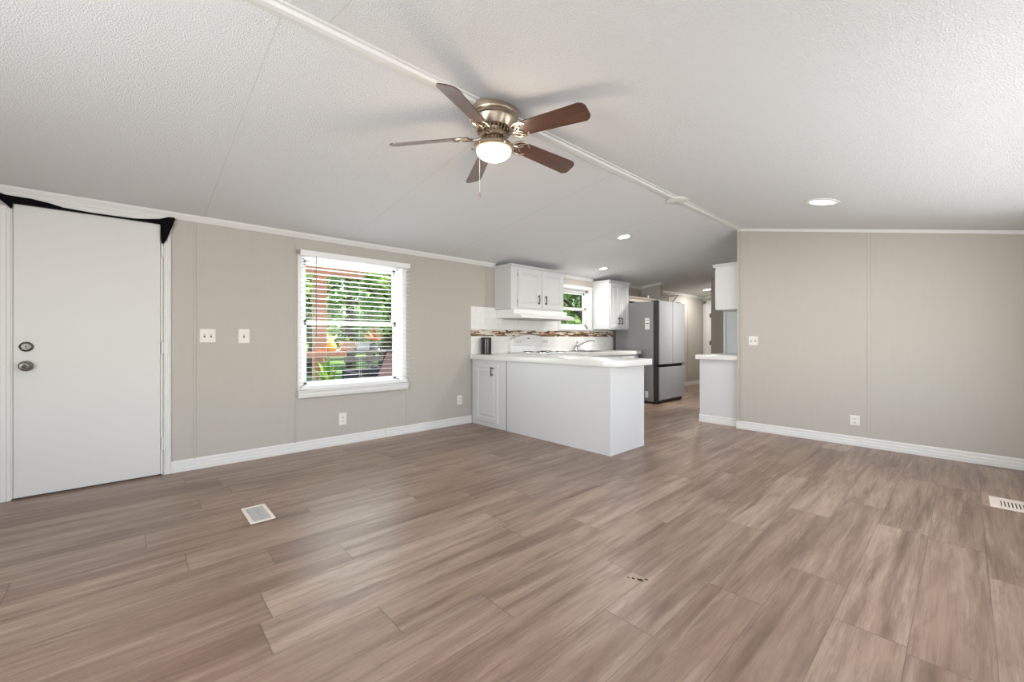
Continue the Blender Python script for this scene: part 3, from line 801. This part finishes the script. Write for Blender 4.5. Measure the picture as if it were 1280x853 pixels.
b = MB(); b.bm.free(); b.bm = bm; b.build('mosaic_band', attr_mat('mosaic_sticks', 'stick', .25), bs)

# ------------------------------------------------------------------ peninsula
XF = 3.31
t = thing('peninsula_cabinet', 'white peninsula base cabinet with one door and plain back panels', 'cabinet', (XF, 3.3, 0))
b = MB(); b.box(XF, 3.895, 2.25, W - .015, 0, .833, .002); b.build('body', M['cab'], t)
mp = mapX(XF)
b = MB(); b.box(XF - .004, XF, 3.705, W - .016, .0, .833); b.build('face_frame', M['cab'], t)
d_ = cab_door(t, mapX(XF - .004), 3.845, 4.285, .062, .792, 3.940, .640, .752)
b = MB(); b.box(XF - .006, XF, 2.25, 3.695, .0, .833); b.box(XF - .011, XF - .004, 2.25, 2.275, 0, .833); b.build('back_panel', M['cab'], t)
b = MB(); b.box(XF - .006, 3.895, 2.243, 2.25, 0, .833); b.box(3.865, 3.897, 2.238, 2.25, 0, .833); b.box(XF - .011, XF + .02, 2.240, 2.25, 0, .833); b.build('end_panel', M['cab'], t)
b = MB(); b.box(XF - .007, XF, 3.697, 3.704, 0, .833); b.build('joint', M['slot'], t)
t = MB()
pts = [(3.935, W - .012), (3.265, W - .012)]
R_ = .20; ye = 2.16
pts += [(3.265 + R_ - R_ * math.cos(a_), ye + R_ - R_ * math.sin(a_)) for a_ in [PI / 2 * i / 10 for i in range(11)]]
pts += [(3.92, ye), (3.935, ye + .015)]
t.prism(pts, 'z', .835, .897, .006, 2)
tag(t.build('countertop', M['counter'], None, 40), 'white countertop with rounded corner on the peninsula', 'countertop')

# base cabinets under the window wall, with sink
t = thing('base_cabinet', 'white kitchen base cabinet with drawers under the sink counter', 'cabinet', (5.56, 4.0, 0))
b = MB(); b.box(4.705, 6.42, 3.80, W - .015, .09, .835, .002); b.build('body', M['cab'], t)
b = MB(); b.box(4.705, 6.42, 3.87, 4.30, 0, .09); b.build('toe_kick', M['cab'], t)
mp = mapY(3.80)
for i in range(3):
    u0 = 4.73 + i * .565
    cab_door(t, mp, u0, u0 + .535, .11, .62, u0 + .49, .50, .61)
    b = MB(); b.rings(u0, u0 + .535, .65, .81, SHAKER, mp); dr = b.build('drawer', M['cab'], t)
    bar_pull(mp, .73, u0 + .20, u0 + .32, dr, .011, True)
t = MB()
t.box(4.70, 5.11, 3.755, W - .012, .838, .897, .004); t.box(5.73, 6.455, 3.755, W - .012, .838, .897, .004)
t.box(5.11, 5.73, 3.755, 3.87, .838, .897, .004); t.box(5.11, 5.73, 4.30, W - .012, .838, .897, .004)
tag(t.build('countertop', M['counter'], None, 40), 'white countertop with sink under the kitchen window', 'countertop')
t = thing('sink', 'stainless kitchen sink set in the counter below the small window', 'sink', (5.42, 4.08, .9))
b = MB()
b.box(5.10, 5.74, 3.86, 3.885, .895, .903); b.box(5.10, 5.74, 4.285, 4.31, .895, .903); b.box(5.10, 5.125, 3.885, 4.285, .895, .903); b.box(5.715, 5.74, 3.885, 4.285, .895, .903)
b.build('rim', M['steel'], t)
b = MB(); b.box(5.115, 5.12, 3.875, 4.295, .855, .895); b.box(5.72, 5.725, 3.875, 4.295, .855, .895); b.box(5.115, 5.725, 3.875, 3.88, .855, .895); b.box(5.115, 5.725, 4.29, 4.295, .855, .895); b.box(5.115, 5.725, 3.875, 4.295, .850, .856); b.build('basin', M['steel'], t)
t = thing('faucet', 'chrome single lever kitchen faucet behind the sink', 'faucet', (5.42, 4.33, .9))
fz = .898; fy = 4.335
b = MB(); b.box(5.25, 5.62, fy - .025, fy + .025, fz, fz + .014, .007, 2); b.build('deck_plate', M['chrome'], t)
b = MB(); b.lathe([(0, 0), (.026, 0), (.024, .03), (.021, .075), (.017, .085), (0, .09)], (5.41, fy, fz + .012), 20); b.build('body', M['chrome'], t, 40)
b = MB(); b.tube([(5.415, fy, fz + .06), (5.47, fy - .03, fz + .105), (5.54, fy - .07, fz + .145), (5.63, fy - .11, fz + .168), (5.70, fy - .135, fz + .172), (5.715, fy - .14, fz + .150)], .011, 12, rr=[.014, .013, .012, .011, .011, .010]); b.build('spout', M['chrome'], t, 40)
b = MB(); b.tube([(5.41, fy, fz + .095), (5.425, fy + .004, fz + .13), (5.452, fy + .006, fz + .165)], .008, 10, rr=[.012, .009, .007]); b.build('lever', M['chrome'], t, 40)

# electric range
t = thing('kitchen_range', 'white electric coil range set in the corner below the hood', 'range', (4.31, 4.05, 0))
RX0, RX1 = 3.935, 4.690
b = MB(); b.box(RX0, RX1, 3.76, 4.36, .04, .897, .004); b.build('body', M['enamel'], t)
b = MB(); b.box(RX0, RX1, 3.735, 4.33, .897, .912, .006, 2); b.build('cooktop', M['enamel'], t)
b = MB()
for i in range(13):
    pass
top = [(RX0 + .004, .912), (RX0 + .004, 1.085)] + [(RX0 + .004 + (RX1 - RX0 - .008) * u, 1.085 + .075 * math.sin(PI * u) ** .75) for u in [i / 16 for i in range(1, 16)]] + [(RX1 - .004, 1.085), (RX1 - .004, .912)]
b.prism(top, 'y', 4.300, 4.375, .006, 2)
bg = b.build('backguard', M['enamel'], t, 40)
b = MB(); b.prism([(4.30, 1.000), (4.276, 1.012), (4.288, 1.098), (4.30, 1.100)], 'x', RX0 + .02, RX1 - .02); b.build('control_panel', M['enamel'], bg)
for x in (4.000, 4.070, 4.555, 4.625):
    b = MB(); Rm = Matrix.Rotation(PI / 2 - .12, 4, 'X')
    b.lathe([(0, 0), (.024, 0), (.022, .008), (.017, .012), (.016, .022), (0, .023)], (x, 4.281, 1.060), 20, Rm); kb = b.build('knob', M['plate'], t, 40)
    b = MB(); b.box(x - .003, x + .003, 4.252, 4.258, 1.045, 1.076); b.build('pointer', M['greyslat'], kb)
b = MB(); b.prism([(4.268 + .02 * math.cos(2 * PI * i / 16), 1.105 + .009 * math.sin(2 * PI * i / 16)) for i in range(16)], 'y', 4.294, 4.301); b.build('badge', M['slot'], bg)
for x, y, r in ((4.13, 3.90, .10), (4.50, 3.90, .08), (4.13, 4.17, .08), (4.50, 4.17, .10)):
    b = MB(); b.lathe([(r * 1.12, .912), (r * 1.12, .918), (r * .98, .915), (0, .905), (0, .900), (r, .902)], (x, y, 0), 28); pan = b.build('drip_pan', M['chrome'], t, 40)
    b = MB(); sp = [(x + r * q * math.cos(20 * q), y + r * q * math.sin(20 * q), .921) for q in [.12 + .8 * i / 70 for i in range(71)]]; b.tube(sp, .0045, 6); b.build('coil', M['cookglass'], pan)
b = MB(); b.box(RX0 + .01, RX1 - .01, 3.725, 3.76, .27, .84, .006); od = b.build('oven_door', M['enamel'], t)
b = MB(); b.box(RX0 + .12, RX1 - .12, 3.722, 3.726, .40, .68); b.build('oven_window', M['blackp'], od)
b = MB(); b.tube([(RX0 + .06, 3.69, .79), (RX1 - .06, 3.69, .79)], .011, 10); b.box(RX0 + .05, RX0 + .075, 3.69, 3.73, .78, .80); b.box(RX1 - .075, RX1 - .05, 3.69, 3.73, .78, .80); b.build('handle', M['enamel'], od, 40)
b = MB(); b.box(RX0 + .01, RX1 - .01, 3.73, 3.76, .06, .25, .006); b.build('storage_drawer', M['enamel'], t)
for x in (RX0 + .05, RX1 - .05):
    for y in (3.80, 4.30): b = MB(); b.lathe([(0, 0), (.018, 0), (.018, .04), (0, .04)], (x, y, 0), 12); b.build('foot', M['blackp'], t)
# black canister and white canister on the corner counter
t = thing('canister', 'tall black ribbed canister on the counter by the tile corner', 'canister', (3.50, 4.31, .9))
n_ = 24; ou = [((.066 + (.003 if i % 2 else 0)) * math.cos(2 * PI * i / n_) + 3.475, (.066 + (.003 if i % 2 else 0)) * math.sin(2 * PI * i / n_) + 4.295) for i in range(n_)]
b = MB(); b.prism(ou, 'z', .905, 1.098, .003, 1); b.build('body', M['canister'], t, 40)
b = MB(); b.lathe([(0, 1.098), (.069, 1.098), (.070, 1.108), (.066, 1.116), (0, 1.118)], (3.475, 4.295, 0), 32); b.build('lid', M['canister'], t, 40)
b = MB(); b.lathe([(0, .8975), (.066, .8975), (.066, .906), (0, .906)], (3.475, 4.295, 0), 32); b.build('base', M['blackp'], t, 40)

# ------------------------------------------------------------------ refrigerator
t = thing('refrigerator', 'stainless french door refrigerator standing beyond the sink counter', 'refrigerator', (6.96, 3.9, 0))
FX0, FX1 = 6.50, 7.425
b = MB(); b.box(FX0, FX1, 3.56, 4.30, .03, 1.735, .006, 2); b.build('body', M['steel_side'], t)
def fdoor(nm, x0, x1, z0, z1):
    b = MB(); b.box(x0 + .002, x1 - .002, 3.465, 3.555, z0, z1, .004); dd = b.build(nm, M['blackp'], t, label='dark edged stainless door')
    b = MB(); b.box(x0 + .006, x1 - .003, 3.447, 3.466, z0 + .003, z1 - .003, .004, 2); b.build('front_panel', M['steel'], dd)
    return dd
fdoor('door', FX0, 6.960, .665, 1.742); fdoor('door', 6.966, FX1, .665, 1.742); fdoor('freezer_drawer', FX0, FX1, .065, .620)
b = MB(); b.box(FX0 + .01, FX1 - .01, 3.50, 3.58, .615, .67); b.build('handle_recess', M['blackp'], t)
b = MB(); b.box(FX0 + .015, FX1 - .015, 3.50, 4.25, .012, .065); b.build('kick_plate', M['blackp'], t)
for x in (FX0 + .06, FX1 - .06):
    for y in (3.53, 4.2): b = MB(); b.lathe([(0, 0), (.02, 0), (.02, .03), (0, .03)], (x, y, 0), 12); b.build('foot', M['blackp'], t)
for x in (FX0 + .07, FX1 - .07): b = MB(); b.box(x - .04, x + .04, 3.50, 3.62, 1.735, 1.762, .004); b.build('hinge_cover', M['steel_side'], t)
b = MB(); b.box(FX0 - .0015, FX0, 3.632, 3.712, 1.26, 1.455); st = b.build('energy_label', M['paper'], t, label='white paper label high on the side')
for z, h in ((1.44, .006), (1.415, .010), (1.36, .022), (1.32, .006), (1.30, .006), (1.275, .006)): b = MB(); b.box(FX0 - .0022, FX0 - .0012, 3.642, 3.70, z - h / 2, z + h / 2); b.build('printed_line', M['ink'], st)
b = MB(); b.box(FX0 - .0015, FX0, 3.655, 3.712, .095, .205); b.build('warning_label', M['paper'], t, label='small white label near the bottom of the side')
# rail shelf above the refrigerator
t = thing('gallery_shelf', 'cream shelf with spindle rail on the wall above the refrigerator', 'shelf', (6.98, 4.2, 1.79))
b = MB(); b.box(6.53, 7.49, 4.05, W, 1.790, 1.808); b.box(6.53, 7.49, 4.035, 4.05, 1.768, 1.814, .003); b.build('board', M['cream'], t)
b = MB()
for i in range(21): b.lathe([(.007, 1.812), (.011, 1.824), (.006, 1.832), (.011, 1.842), (.007, 1.854)], (6.55 + i * .046, 4.043, 0), 8)
b.build('spindles', M['cream'], t, 40)
b = MB(); b.box(6.53, 7.49, 4.036, 4.050, 1.852, 1.866, .003); b.build('top_rail', M['cream'], t)
b = MB(); b.lathe([(.012, 1.862), (.012, 1.872), (.022, 1.884), (.024, 1.896), (.016, 1.910), (0, 1.916)], (7.18, 4.043, 0), 16); b.build('finial', M['cream'], t, 40)

# ------------------------------------------------------------------ right kitchen run behind the partition
t = thing('base_cabinet', 'white base cabinet end at the open edge of the right partition', 'cabinet', (6.0, 2.15, 0))
b = MB(); b.box(5.60, 6.49, 1.90, 2.385, 0, .825, .002); b.build('body', M['cab'], t)
b = MB(); b.box(5.588, 5.60, 1.90, 2.395, .0, .825, .002); b.box(5.584, 5.592, 1.90, 1.915, .1, .825); b.build('end_panel', M['cab'], t)
b = MB(); b.prism([(5.588 - a, z) for a, z in BBP], 'y', 1.90, 2.398); b.build('base_trim', M['white'], t)
mp = mapYp(2.385)
for u in (5.63, 6.06): cab_door(t, mp, u, u + .40, .11, .78, u + .34, .60, .71)
b = MB(); b.box(5.545, 6.49, 1.898, 2.435, .828, .886, .005, 2)
tag(b.build('countertop', M['counter'], None, 40), 'white countertop on the short base cabinet beside the right partition', 'countertop')
t = thing('wall_cabinet', 'white wall cabinet end mounted high beside the right partition', 'cabinet', (6.0, 2.05, 1.47))
b = MB(); b.box(5.60, 6.49, 1.898, 2.195, 1.472, 2.02, .002); b.build('body', M['cab'], t)
mp = mapYp(2.195)
for u in (5.63, 6.06): cab_door(t, mp, u, u + .40, 1.49, 2.00, u + .34, 1.53, 1.64)
crown_cab(t, 5.60, 6.49, 2.195, 2.02, 2.060, 1, True, False, 1.90)
t = thing('pantry_cabinet', 'tall white pantry cabinet with shade put into its colour between the two right hand cabinets and the hall', 'cabinet', (6.8, 2.15, 0))
b = MB(); b.box(6.50, 7.10, 1.90, 2.425, .0, 2.06, .002); b.build('body', M['pantry'], t)
b = MB(); b.box(6.488, 6.50, 2.395, 2.432, .0, 2.06, .003); b.build('face_frame', M['pantry'], t)
mp = mapYp(2.425)
cab_door(t, mp, 6.53, 7.07, .11, 1.0, 7.03, .80, .92); cab_door(t, mp, 6.53, 7.07, 1.03, 2.02, 7.03, 1.10, 1.22)

# hallway door
d = thing('door_2', 'white hallway door standing ajar at the far end', 'door', (XE, 3.9, 0), kind='structure')
b = MB()
b.box(XE - .02, XE, 4.29, 4.36, 0, 2.02, .003); b.box(XE - .02, XE, 3.40, 3.47, 0, 2.02, .003); b.box(XE - .02, XE, 3.40, 4.36, 1.96, 2.03, .003); b.build('door_frame', M['white'], d)
b = MB(); b.rings(3.47, 4.17, .01, 1.96, [(0, 0), (0, .012), (.11, .012), (.12, .006), (.15, .006), (.17, .011)], mapX(XE)); b.build('door_slab', M['door'], d)
b = MB()
for z in (1.66, 1.0, .25): b.box(XE - .024, XE - .010, 4.17, 4.21, z - .05, z + .05, .002)
b.build('hinge', M['satin'], d)
b = MB(); b.box(XE - .010, XE - .001, 4.17, 4.29, 0, 1.96); b.build('stop', M['enamel'], d)
# shelf bracket on the hallway wall
t = thing('shelf_bracket', 'white shelf bracket high on the lit hallway wall above the refrigerator', 'bracket', (8.7, W, 2.0))
b = MB(); b.box(8.66, 8.70, W - .012, W, 1.78, 2.07, .003); b.build('upright', M['white'], t)
b = MB(); b.tube([(8.68, W - .01, 1.82), (8.68, W - .20, 2.02)], .010, 8); b.build('brace', M['greyslat'], t)
b = MB(); b.box(8.665, 8.695, W - .24, W, 2.02, 2.04, .003); b.build('arm', M['white'], t)

# ------------------------------------------------------------------ floor registers
t = thing('floor_register', 'cream floor vent with grey louvres near the blinds window', 'floor vent', (.59, 3.0, 0))
x0, x1, y0, y1 = .523, .657, 2.855, 3.150
b = MB(); e = .020
b.box(x0, x1, y0, y0 + e, .0, .006, .002); b.box(x0, x1, y1 - e, y1, .0, .006, .002); b.box(x0, x0 + e, y0 + e, y1 - e, .0, .006, .002); b.box(x1 - e, x1, y0 + e, y1 - e, .0, .006, .002); b.build('frame', M['cream'], t)
b = MB(); b.box(x0 + e, x1 - e, y0 + e, y1 - e, -.002, .0015); b.build('damper', M['greyslat'], t)
b = MB()
for i in range(17):
    y = y0 + e + .008 + i * .0148; b.box(x0 + e, x1 - e, y - .004, y + .004, .001, .005)
b.box((x0 + x1) / 2 - .003, (x0 + x1) / 2 + .003, y0 + e, y1 - e, .001, .0055)
b.build('louvres', M['greyslat'], t)
t = thing('floor_register', 'cream slotted floor vent near the right partition wall', 'floor vent', (4.28, -.18, 0))
x0, x1, y0, y1 = 4.145, 4.412, -.395, -.108
x0, x1, y0, y1 = 4.148, 4.410, -.44, -.108
b = MB(); e = .06
x0i, x1i, y0i, y1i = x0 + .05, x1 - .07, y0 + .05, y1 - .05
b.box(x0, x1, y0, y0i, 0, .007, .002); b.box(x0, x1, y1i, y1, 0, .007, .002); b.box(x0, x0i, y0i, y1i, 0, .007, .002); b.box(x1i, x1, y0i, y1i, 0, .007, .002); b.build('frame', M['cream'], t)
b = MB(); b.box(x0i, x1i, y0i, y1i, -.002, .001); b.build('damper', M['slot'], t)
b = MB()
for i in range(15):
    y = y0i + .012 + i * .0162; b.box(x0i, x1i, y - .005, y + .005, .001, .0065)
b.build('louvres', M['cream'], t)
# dark chip in the floor
b = MB(); rr = random.Random(2)
for cx_, cy_, r in ((1.712, 1.004, .010), (1.735, .985, .006), (1.70, 1.03, .005), (1.690, 1.05, .004)):
    b.prism([(cx_ + r * (1.5 if 0 else 1) * rr.uniform(.6, 1.2) * math.cos(2 * PI * i / 9), cy_ + r * 1.6 * rr.uniform(.6, 1.2) * math.sin(2 * PI * i / 9)) for i in range(9)], 'z', -.0005, .0006)
tag(b.build('floor_scuff', M['soil']), 'small dark chips on the plank floor in the middle of the room', 'debris', kind='stuff')

# ------------------------------------------------------------------ outside
b = MB(); b.box(-60, 90, W + T + 2.8, 62, -.75, -.62); b.box(-60, 90, 74, 160, -.75, -.62)
struct(b.build('ground_lawn', M['lawn']), 'green lawn outside the window', 'lawn')
b = MB(); b.box(-60, 90, 62, 74, -.75, -.615)
struct(b.build('ground_road', M['road']), 'pale road beyond the lawn', 'road')
b = MB()
for i in range(19): b.box(-1.5, 8, W + T + i * .15, W + T + i * .15 + .143, -.10, -.06)
b.box(-1.5, 8, W + T, W + T + 2.85, -.62, -.10)
struct(b.build('ground_porch', M['deck']), 'board porch outside the window', 'porch')
PY = 7.0
t = thing('porch_post', 'orange brown cedar porch post outside the blinds window', 'post', (2.23, PY, -.06))
b = MB(); b.box(2.145, 2.32, PY - .085, PY + .085, -.06, 2.20, .006); b.build('shaft', M['cedar'], t)
b = MB(); b.box(.6, 2.95, PY - .07, PY + .07, 2.12, 2.33, .006); b.build('beam', M['cedar'], t)
b = MB(); b.box(1.95, 2.62, PY - .13, PY + .13, .80, .895, .004); b.build('ledge', M['cedar'], t)
t = thing('porch_railing', 'weathered grey porch railing holding flower pots outside the window', 'railing', (4.3, PY, -.06))
b = MB(); b.box(2.63, 6.5, PY - .10, PY + .10, .865, .905, .004); b.build('top_rail', M['greywood'], t)
b = MB(); b.box(2.63, 6.5, PY - .02, PY + .02, .70, .79); b.build('lower_rail', M['greywood'], t)
for x in (3.06, 3.85, 5.5): b = MB(); b.box(x - .045, x + .045, PY - .045, PY + .045, -.06, .865); b.build('baluster', M['greywood'], t)

def add_leaf(bm, lay, c, d, up, ln, wd, val):
    d = d.normalized(); s = d.cross(up)
    s = s.normalized() if s.length > 1e-4 else Vector((1, 0, 0))
    v = [bm.verts.new(p) for p in (c, c + d * ln * .5 + s * wd / 2, c + d * ln, c + d * ln * .5 - s * wd / 2)]
    f = bm.faces.new(v)
    for l in f.loops: l[lay] = (val, val, val, 1)

def foliage(name, m, parent, blobs, n, ln, wd, seed):
    rr = random.Random(seed); bm = bmesh.new(); lay = bm.loops.layers.float_color.new('rnd')
    for i in range(n):
        (cx, cy, cz, r) = rr.choice(blobs)
        d = Vector((rr.gauss(0, 1), rr.gauss(0, 1), rr.gauss(0, 1))).normalized(); q = r * rr.random() ** .35
        c = Vector((cx, cy, cz)) + d * q
        add_leaf(bm, lay, c, Vector((rr.gauss(0, 1), rr.gauss(0, 1), rr.gauss(0, .6))), Vector((rr.gauss(0, .5), rr.gauss(0, .5), 1)), ln * rr.uniform(.6, 1.3), wd * rr.uniform(.6, 1.3), rr.random())
    b = MB(); b.bm.free(); b.bm = bm
    return b.build(name, m, parent)

def fronds(name, m, parent, c, n, h, spread, seed, w=.03):
    rr = random.Random(seed); bm = bmesh.new(); lay = bm.loops.layers.float_color.new('rnd')
    for i in range(n):
        a = rr.uniform(0, 2 * PI); lean = rr.uniform(.1, 1) * spread; hh = h * rr.uniform(.6, 1.1); val = rr.random(); prev = None
        dr = Vector((math.cos(a), math.sin(a), 0)); sd = Vector((-math.sin(a), math.cos(a), 0))
        for k in range(6):
            u = k / 5; p = Vector(c) + dr * lean * u ** 1.5 + Vector((0, 0, hh * (u - .45 * u * u * lean / spread))); ww = w * math.sin(PI * (.12 + .86 * u))
            pr = (bm.verts.new(p - sd * ww), bm.verts.new(p + sd * ww))
            if prev:
                f = bm.faces.new((prev[0], prev[1], pr[1], pr[0]))
                for l in f.loops: l[lay] = (val, val, val, 1)
            prev = pr
    b = MB(); b.bm.free(); b.bm = bm
    return b.build(name, m, parent)

def pot(label, x, y, z, r0, r1, h, m, leaf=None, seed=1, n=14, lh=.3, sp=.2, square=None, name='flower_pot', cat='plant pot'):
    t = thing(name, label, cat, (x, y, z))
    b = MB()
    if square:
        wx, wy = square
        b.rings(x - wx / 2, x + wx / 2, y - wy / 2, y + wy / 2, [(.012, z), (0, z + h), (.012, z + h), (.02, z + h - .03)], lambda u, v, w: (u, v, w))
    else: b.lathe([(0, z), (r0, z), (r1, z + h * .86), (r1 * 1.08, z + h * .87), (r1 * 1.08, z + h), (r1 * .92, z + h), (r1 * .85, z + h * .9), (0, z + h * .9)], (x, y, 0), 24)
    b.build('pot', M[m], t, 40)
    if leaf: fronds('plant', M[leaf], t, (x, y, z + h * .85), n, lh, sp, seed)
    return t
rz = .906
# yellow glazed urn, planters on the rail
t = thing('glazed_urn', 'round yellow lidded urn on the porch ledge beside the post', 'urn', (2.41, PY, .895))
b = MB(); b.lathe([(0, .896), (.06, .896), (.082, .92), (.090, .965), (.080, 1.005), (.066, 1.018), (.070, 1.024), (.060, 1.045), (.034, 1.060), (.016, 1.064), (.018, 1.078), (0, 1.082)], (2.41, PY, 0), 28); b.build('body', M['yellowpot'], t, 50)
pot('square peach planter box on the porch railing', 2.675, PY, rz, .1, .1, .155, 'peachpot', 'leafD', 3, 10, .12, .06, square=(.19, .18))
pot('square white planter box on the porch railing', 2.91, PY, rz, .1, .1, .12, 'whitepot', 'leafD', 4, 16, .26, .09, square=(.24, .18))
pot('small grey pot with a bronze leaved plant on the porch railing', 3.13, PY, rz, .06, .075, .10, 'greypot', 'leafC', 5, 30, .36, .30)
# pots and seats on the porch floor
pot('large grey pot on the porch floor left of the cedar post', 1.66, 6.40, -.06, .17, .21, .52, 'greypot', 'leafB', 6, 12, .30, .2)
pot('terracotta pot with a leafy plant on the porch floor in front of the cedar post', 1.94, 5.78, -.06, .15, .19, .50, 'terra', 'leafD', 7, 26, .55, .3)
pot('pale grey pot with a dark leaved plant on the porch floor right of the post', 2.16, 6.45, -.06, .17, .20, .55, 'greypot', 'leafB', 8, 26, .52, .2)
t = thing('outdoor_sofa', 'dark wicker outdoor sofa on the porch below the railing', 'sofa', (2.75, 6.2, -.06))
b = MB(); b.box(2.40, 2.96, 5.95, 6.56, .02, .36, .02); b.build('base', M['wicker'], t)
b = MB(); b.box(2.42, 2.50, 5.95, 6.45, .36, .60, .02, 2); b.build('arm', M['wicker'], t)
b = MB(); b.box(2.84, 2.95, 5.95, 6.45, .36, .66, .02, 2); b.build('arm', M['wicker'], t)
b = MB(); b.box(2.42, 2.95, 6.46, 6.56, .36, .63, .02, 2); b.build('backrest', M['wicker'], t)
b = MB(); b.box(2.505, 2.835, 5.96, 6.45, .36, .50, .03, 3); b.build('cushion', M['wicker'], t)
for x in (2.44, 2.92):
    for y in (5.99, 6.51): b = MB(); b.box(x - .02, x + .02, y - .02, y + .02, -.06, .03); b.build('foot', M['blackp'], t)
t = thing('lounge_chair', 'reclining lounge chair with reddish sling at the right of the porch', 'chair', (2.5, 5.5, -.06))
b = MB()
for y in (5.25, 5.75):
    b.tube([(2.26, y, .40), (2.58, y, .44), (2.78, y, .92)], .020, 8); b.tube([(2.32, y, .41), (2.32, y, -.06)], .016, 8); b.tube([(2.62, y, .54), (2.80, y, -.06)], .016, 8)
b.tube([(2.78, 5.25, .92), (2.78, 5.75, .92)], .02, 8)
b.build('frame', M['wicker'], t, 40)
b = MB(); b.grid(8, 2, lambda u, v: Vector((2.585 + .19 * u, 5.265 + .47 * v, .455 + .455 * u - .02 * math.sin(PI * v)))); o = b.build('back_sling', M['sling'], t); md = o.modifiers.new('thick', 'SOLIDIFY'); md.thickness = .012
b = MB(); b.grid(4, 2, lambda u, v: Vector((2.27 + .30 * u, 5.265 + .47 * v, .405 + .035 * u - .02 * math.sin(PI * v)))); o = b.build('seat_sling', M['sling'], t); md = o.modifiers.new('thick', 'SOLIDIFY'); md.thickness = .012

# trees
def tree(label, x, y, h, r, leaf, seed, n=2600, name='tree', low=.18):
    g = -.62
    t = thing(name, label, 'tree', (x, y, g))
    rr = random.Random(seed)
    b = MB(); p = [Vector((x, y, g))]
    for i in range(1, 6): p.append(Vector((x + rr.uniform(-.2, .2), y + rr.uniform(-.2, .2), g + h * .8 * i / 5)))
    b.tube(p, .2, 10, rr=[.30, .25, .22, .18, .13, .06])
    for i in range(7):
        q = p[2 + i % 3]; a = rr.uniform(0, 2 * PI); b.tube([q, q + Vector((math.cos(a) * r * .35, math.sin(a) * r * .35, h * .12)), q + Vector((math.cos(a) * r * .7, math.sin(a) * r * .7, h * .18))], .08, 7, rr=[.1, .07, .03])
    b.build('trunk', M['bark'], t, 60)
    bl = [(x + rr.uniform(-.6, .6) * r, y + rr.uniform(-.6, .6) * r, g + h * rr.uniform(low, .95), r * rr.uniform(.3, .55)) for i in range(16)]
    foliage('foliage', M[leaf], t, bl, n, r * .16, r * .10, seed)
specs = [
    ('light green leafy tree seen at the left of the blinds window', 3.2, 15.5, 7, 2.0, 'leafA', 21, .25),
    ('dark green tree just right of the cedar post beyond the lawn', 6.4, 21.5, 9, 2.4, 'leafB', 22, .25),
    ('bright green tree in the middle of the blinds window', 7.6, 16.0, 8, 2.0, 'leafA', 23, .25),
    ('tall dark tree behind the bright green ones in the blinds window', 15.8, 26.5, 11, 3.0, 'leafB', 24, .2),
    ('bright green tree at the right of the blinds window', 11.9, 19.0, 9, 2.4, 'leafA', 25, .25),
    ('bushy green tree filling the small kitchen window', 16.5, 12.5, 8, 2.8, 'leafA', 26, .12),
    ('dark tree behind the bushy one in the small kitchen window', 21.5, 18.5, 9, 3.2, 'leafB', 27, .12),
]
specs += [
    ('tall pale green tree filling the gap behind the middle of the blinds window', 9.6, 24.5, 11, 2.3, 'leafA', 31, .1),
    ('wide dark green tree far behind the middle of the blinds window', 16, 36, 13, 3.6, 'leafB', 32, .08),
    ('wide light green tree far behind the left of the blinds window', 7.5, 33.0, 12, 3.6, 'leafA', 33, .08),
    ('wide dark green tree far behind the right of the blinds window', 28.0, 37.0, 13, 4.2, 'leafB', 34, .08),
    ('bushy light green tree beside the one in the small kitchen window', 22.5, 11.5, 8, 2.4, 'leafA', 35, .1),
]
for lb, x, y, h, r, lf, sd, low in specs: tree(lb, x, y, h, r, lf, sd, low=low)
for i in range(9):
    x = -22 + i * 11.5; tree('%s tree in the distant row beyond the lawn, %s' % (('dark green', 'light green')[i % 2], ('leftmost', 'second from left', 'third from left', 'fourth from left', 'middle one', 'fourth from right', 'third from right', 'second from right', 'rightmost')[i]), x, 44 + (i % 3) * 3, 12 + (i % 2) * 3, 4.6, ('leafB', 'leafA')[i % 2], 40 + i, 1500, low=.15)

# repeated things share a group
GROUPS = {'recessed_light': 'recessed lights in the sloped ceiling', 'light_switch': 'switch plates on the walls', 'wall_outlet': 'power outlets low on the walls',
          'floor_register': 'vents in the plank floor', 'wall_cabinet': 'white wall cabinets', 'base_cabinet': 'white base cabinets', 'flower_pot': 'flower pots on the porch', 'tree': 'trees beyond the porch'}
for o in SC.objects:
    if o.parent is None and o.name.split('.')[0] in GROUPS: o['group'] = GROUPS[o.name.split('.')[0]]
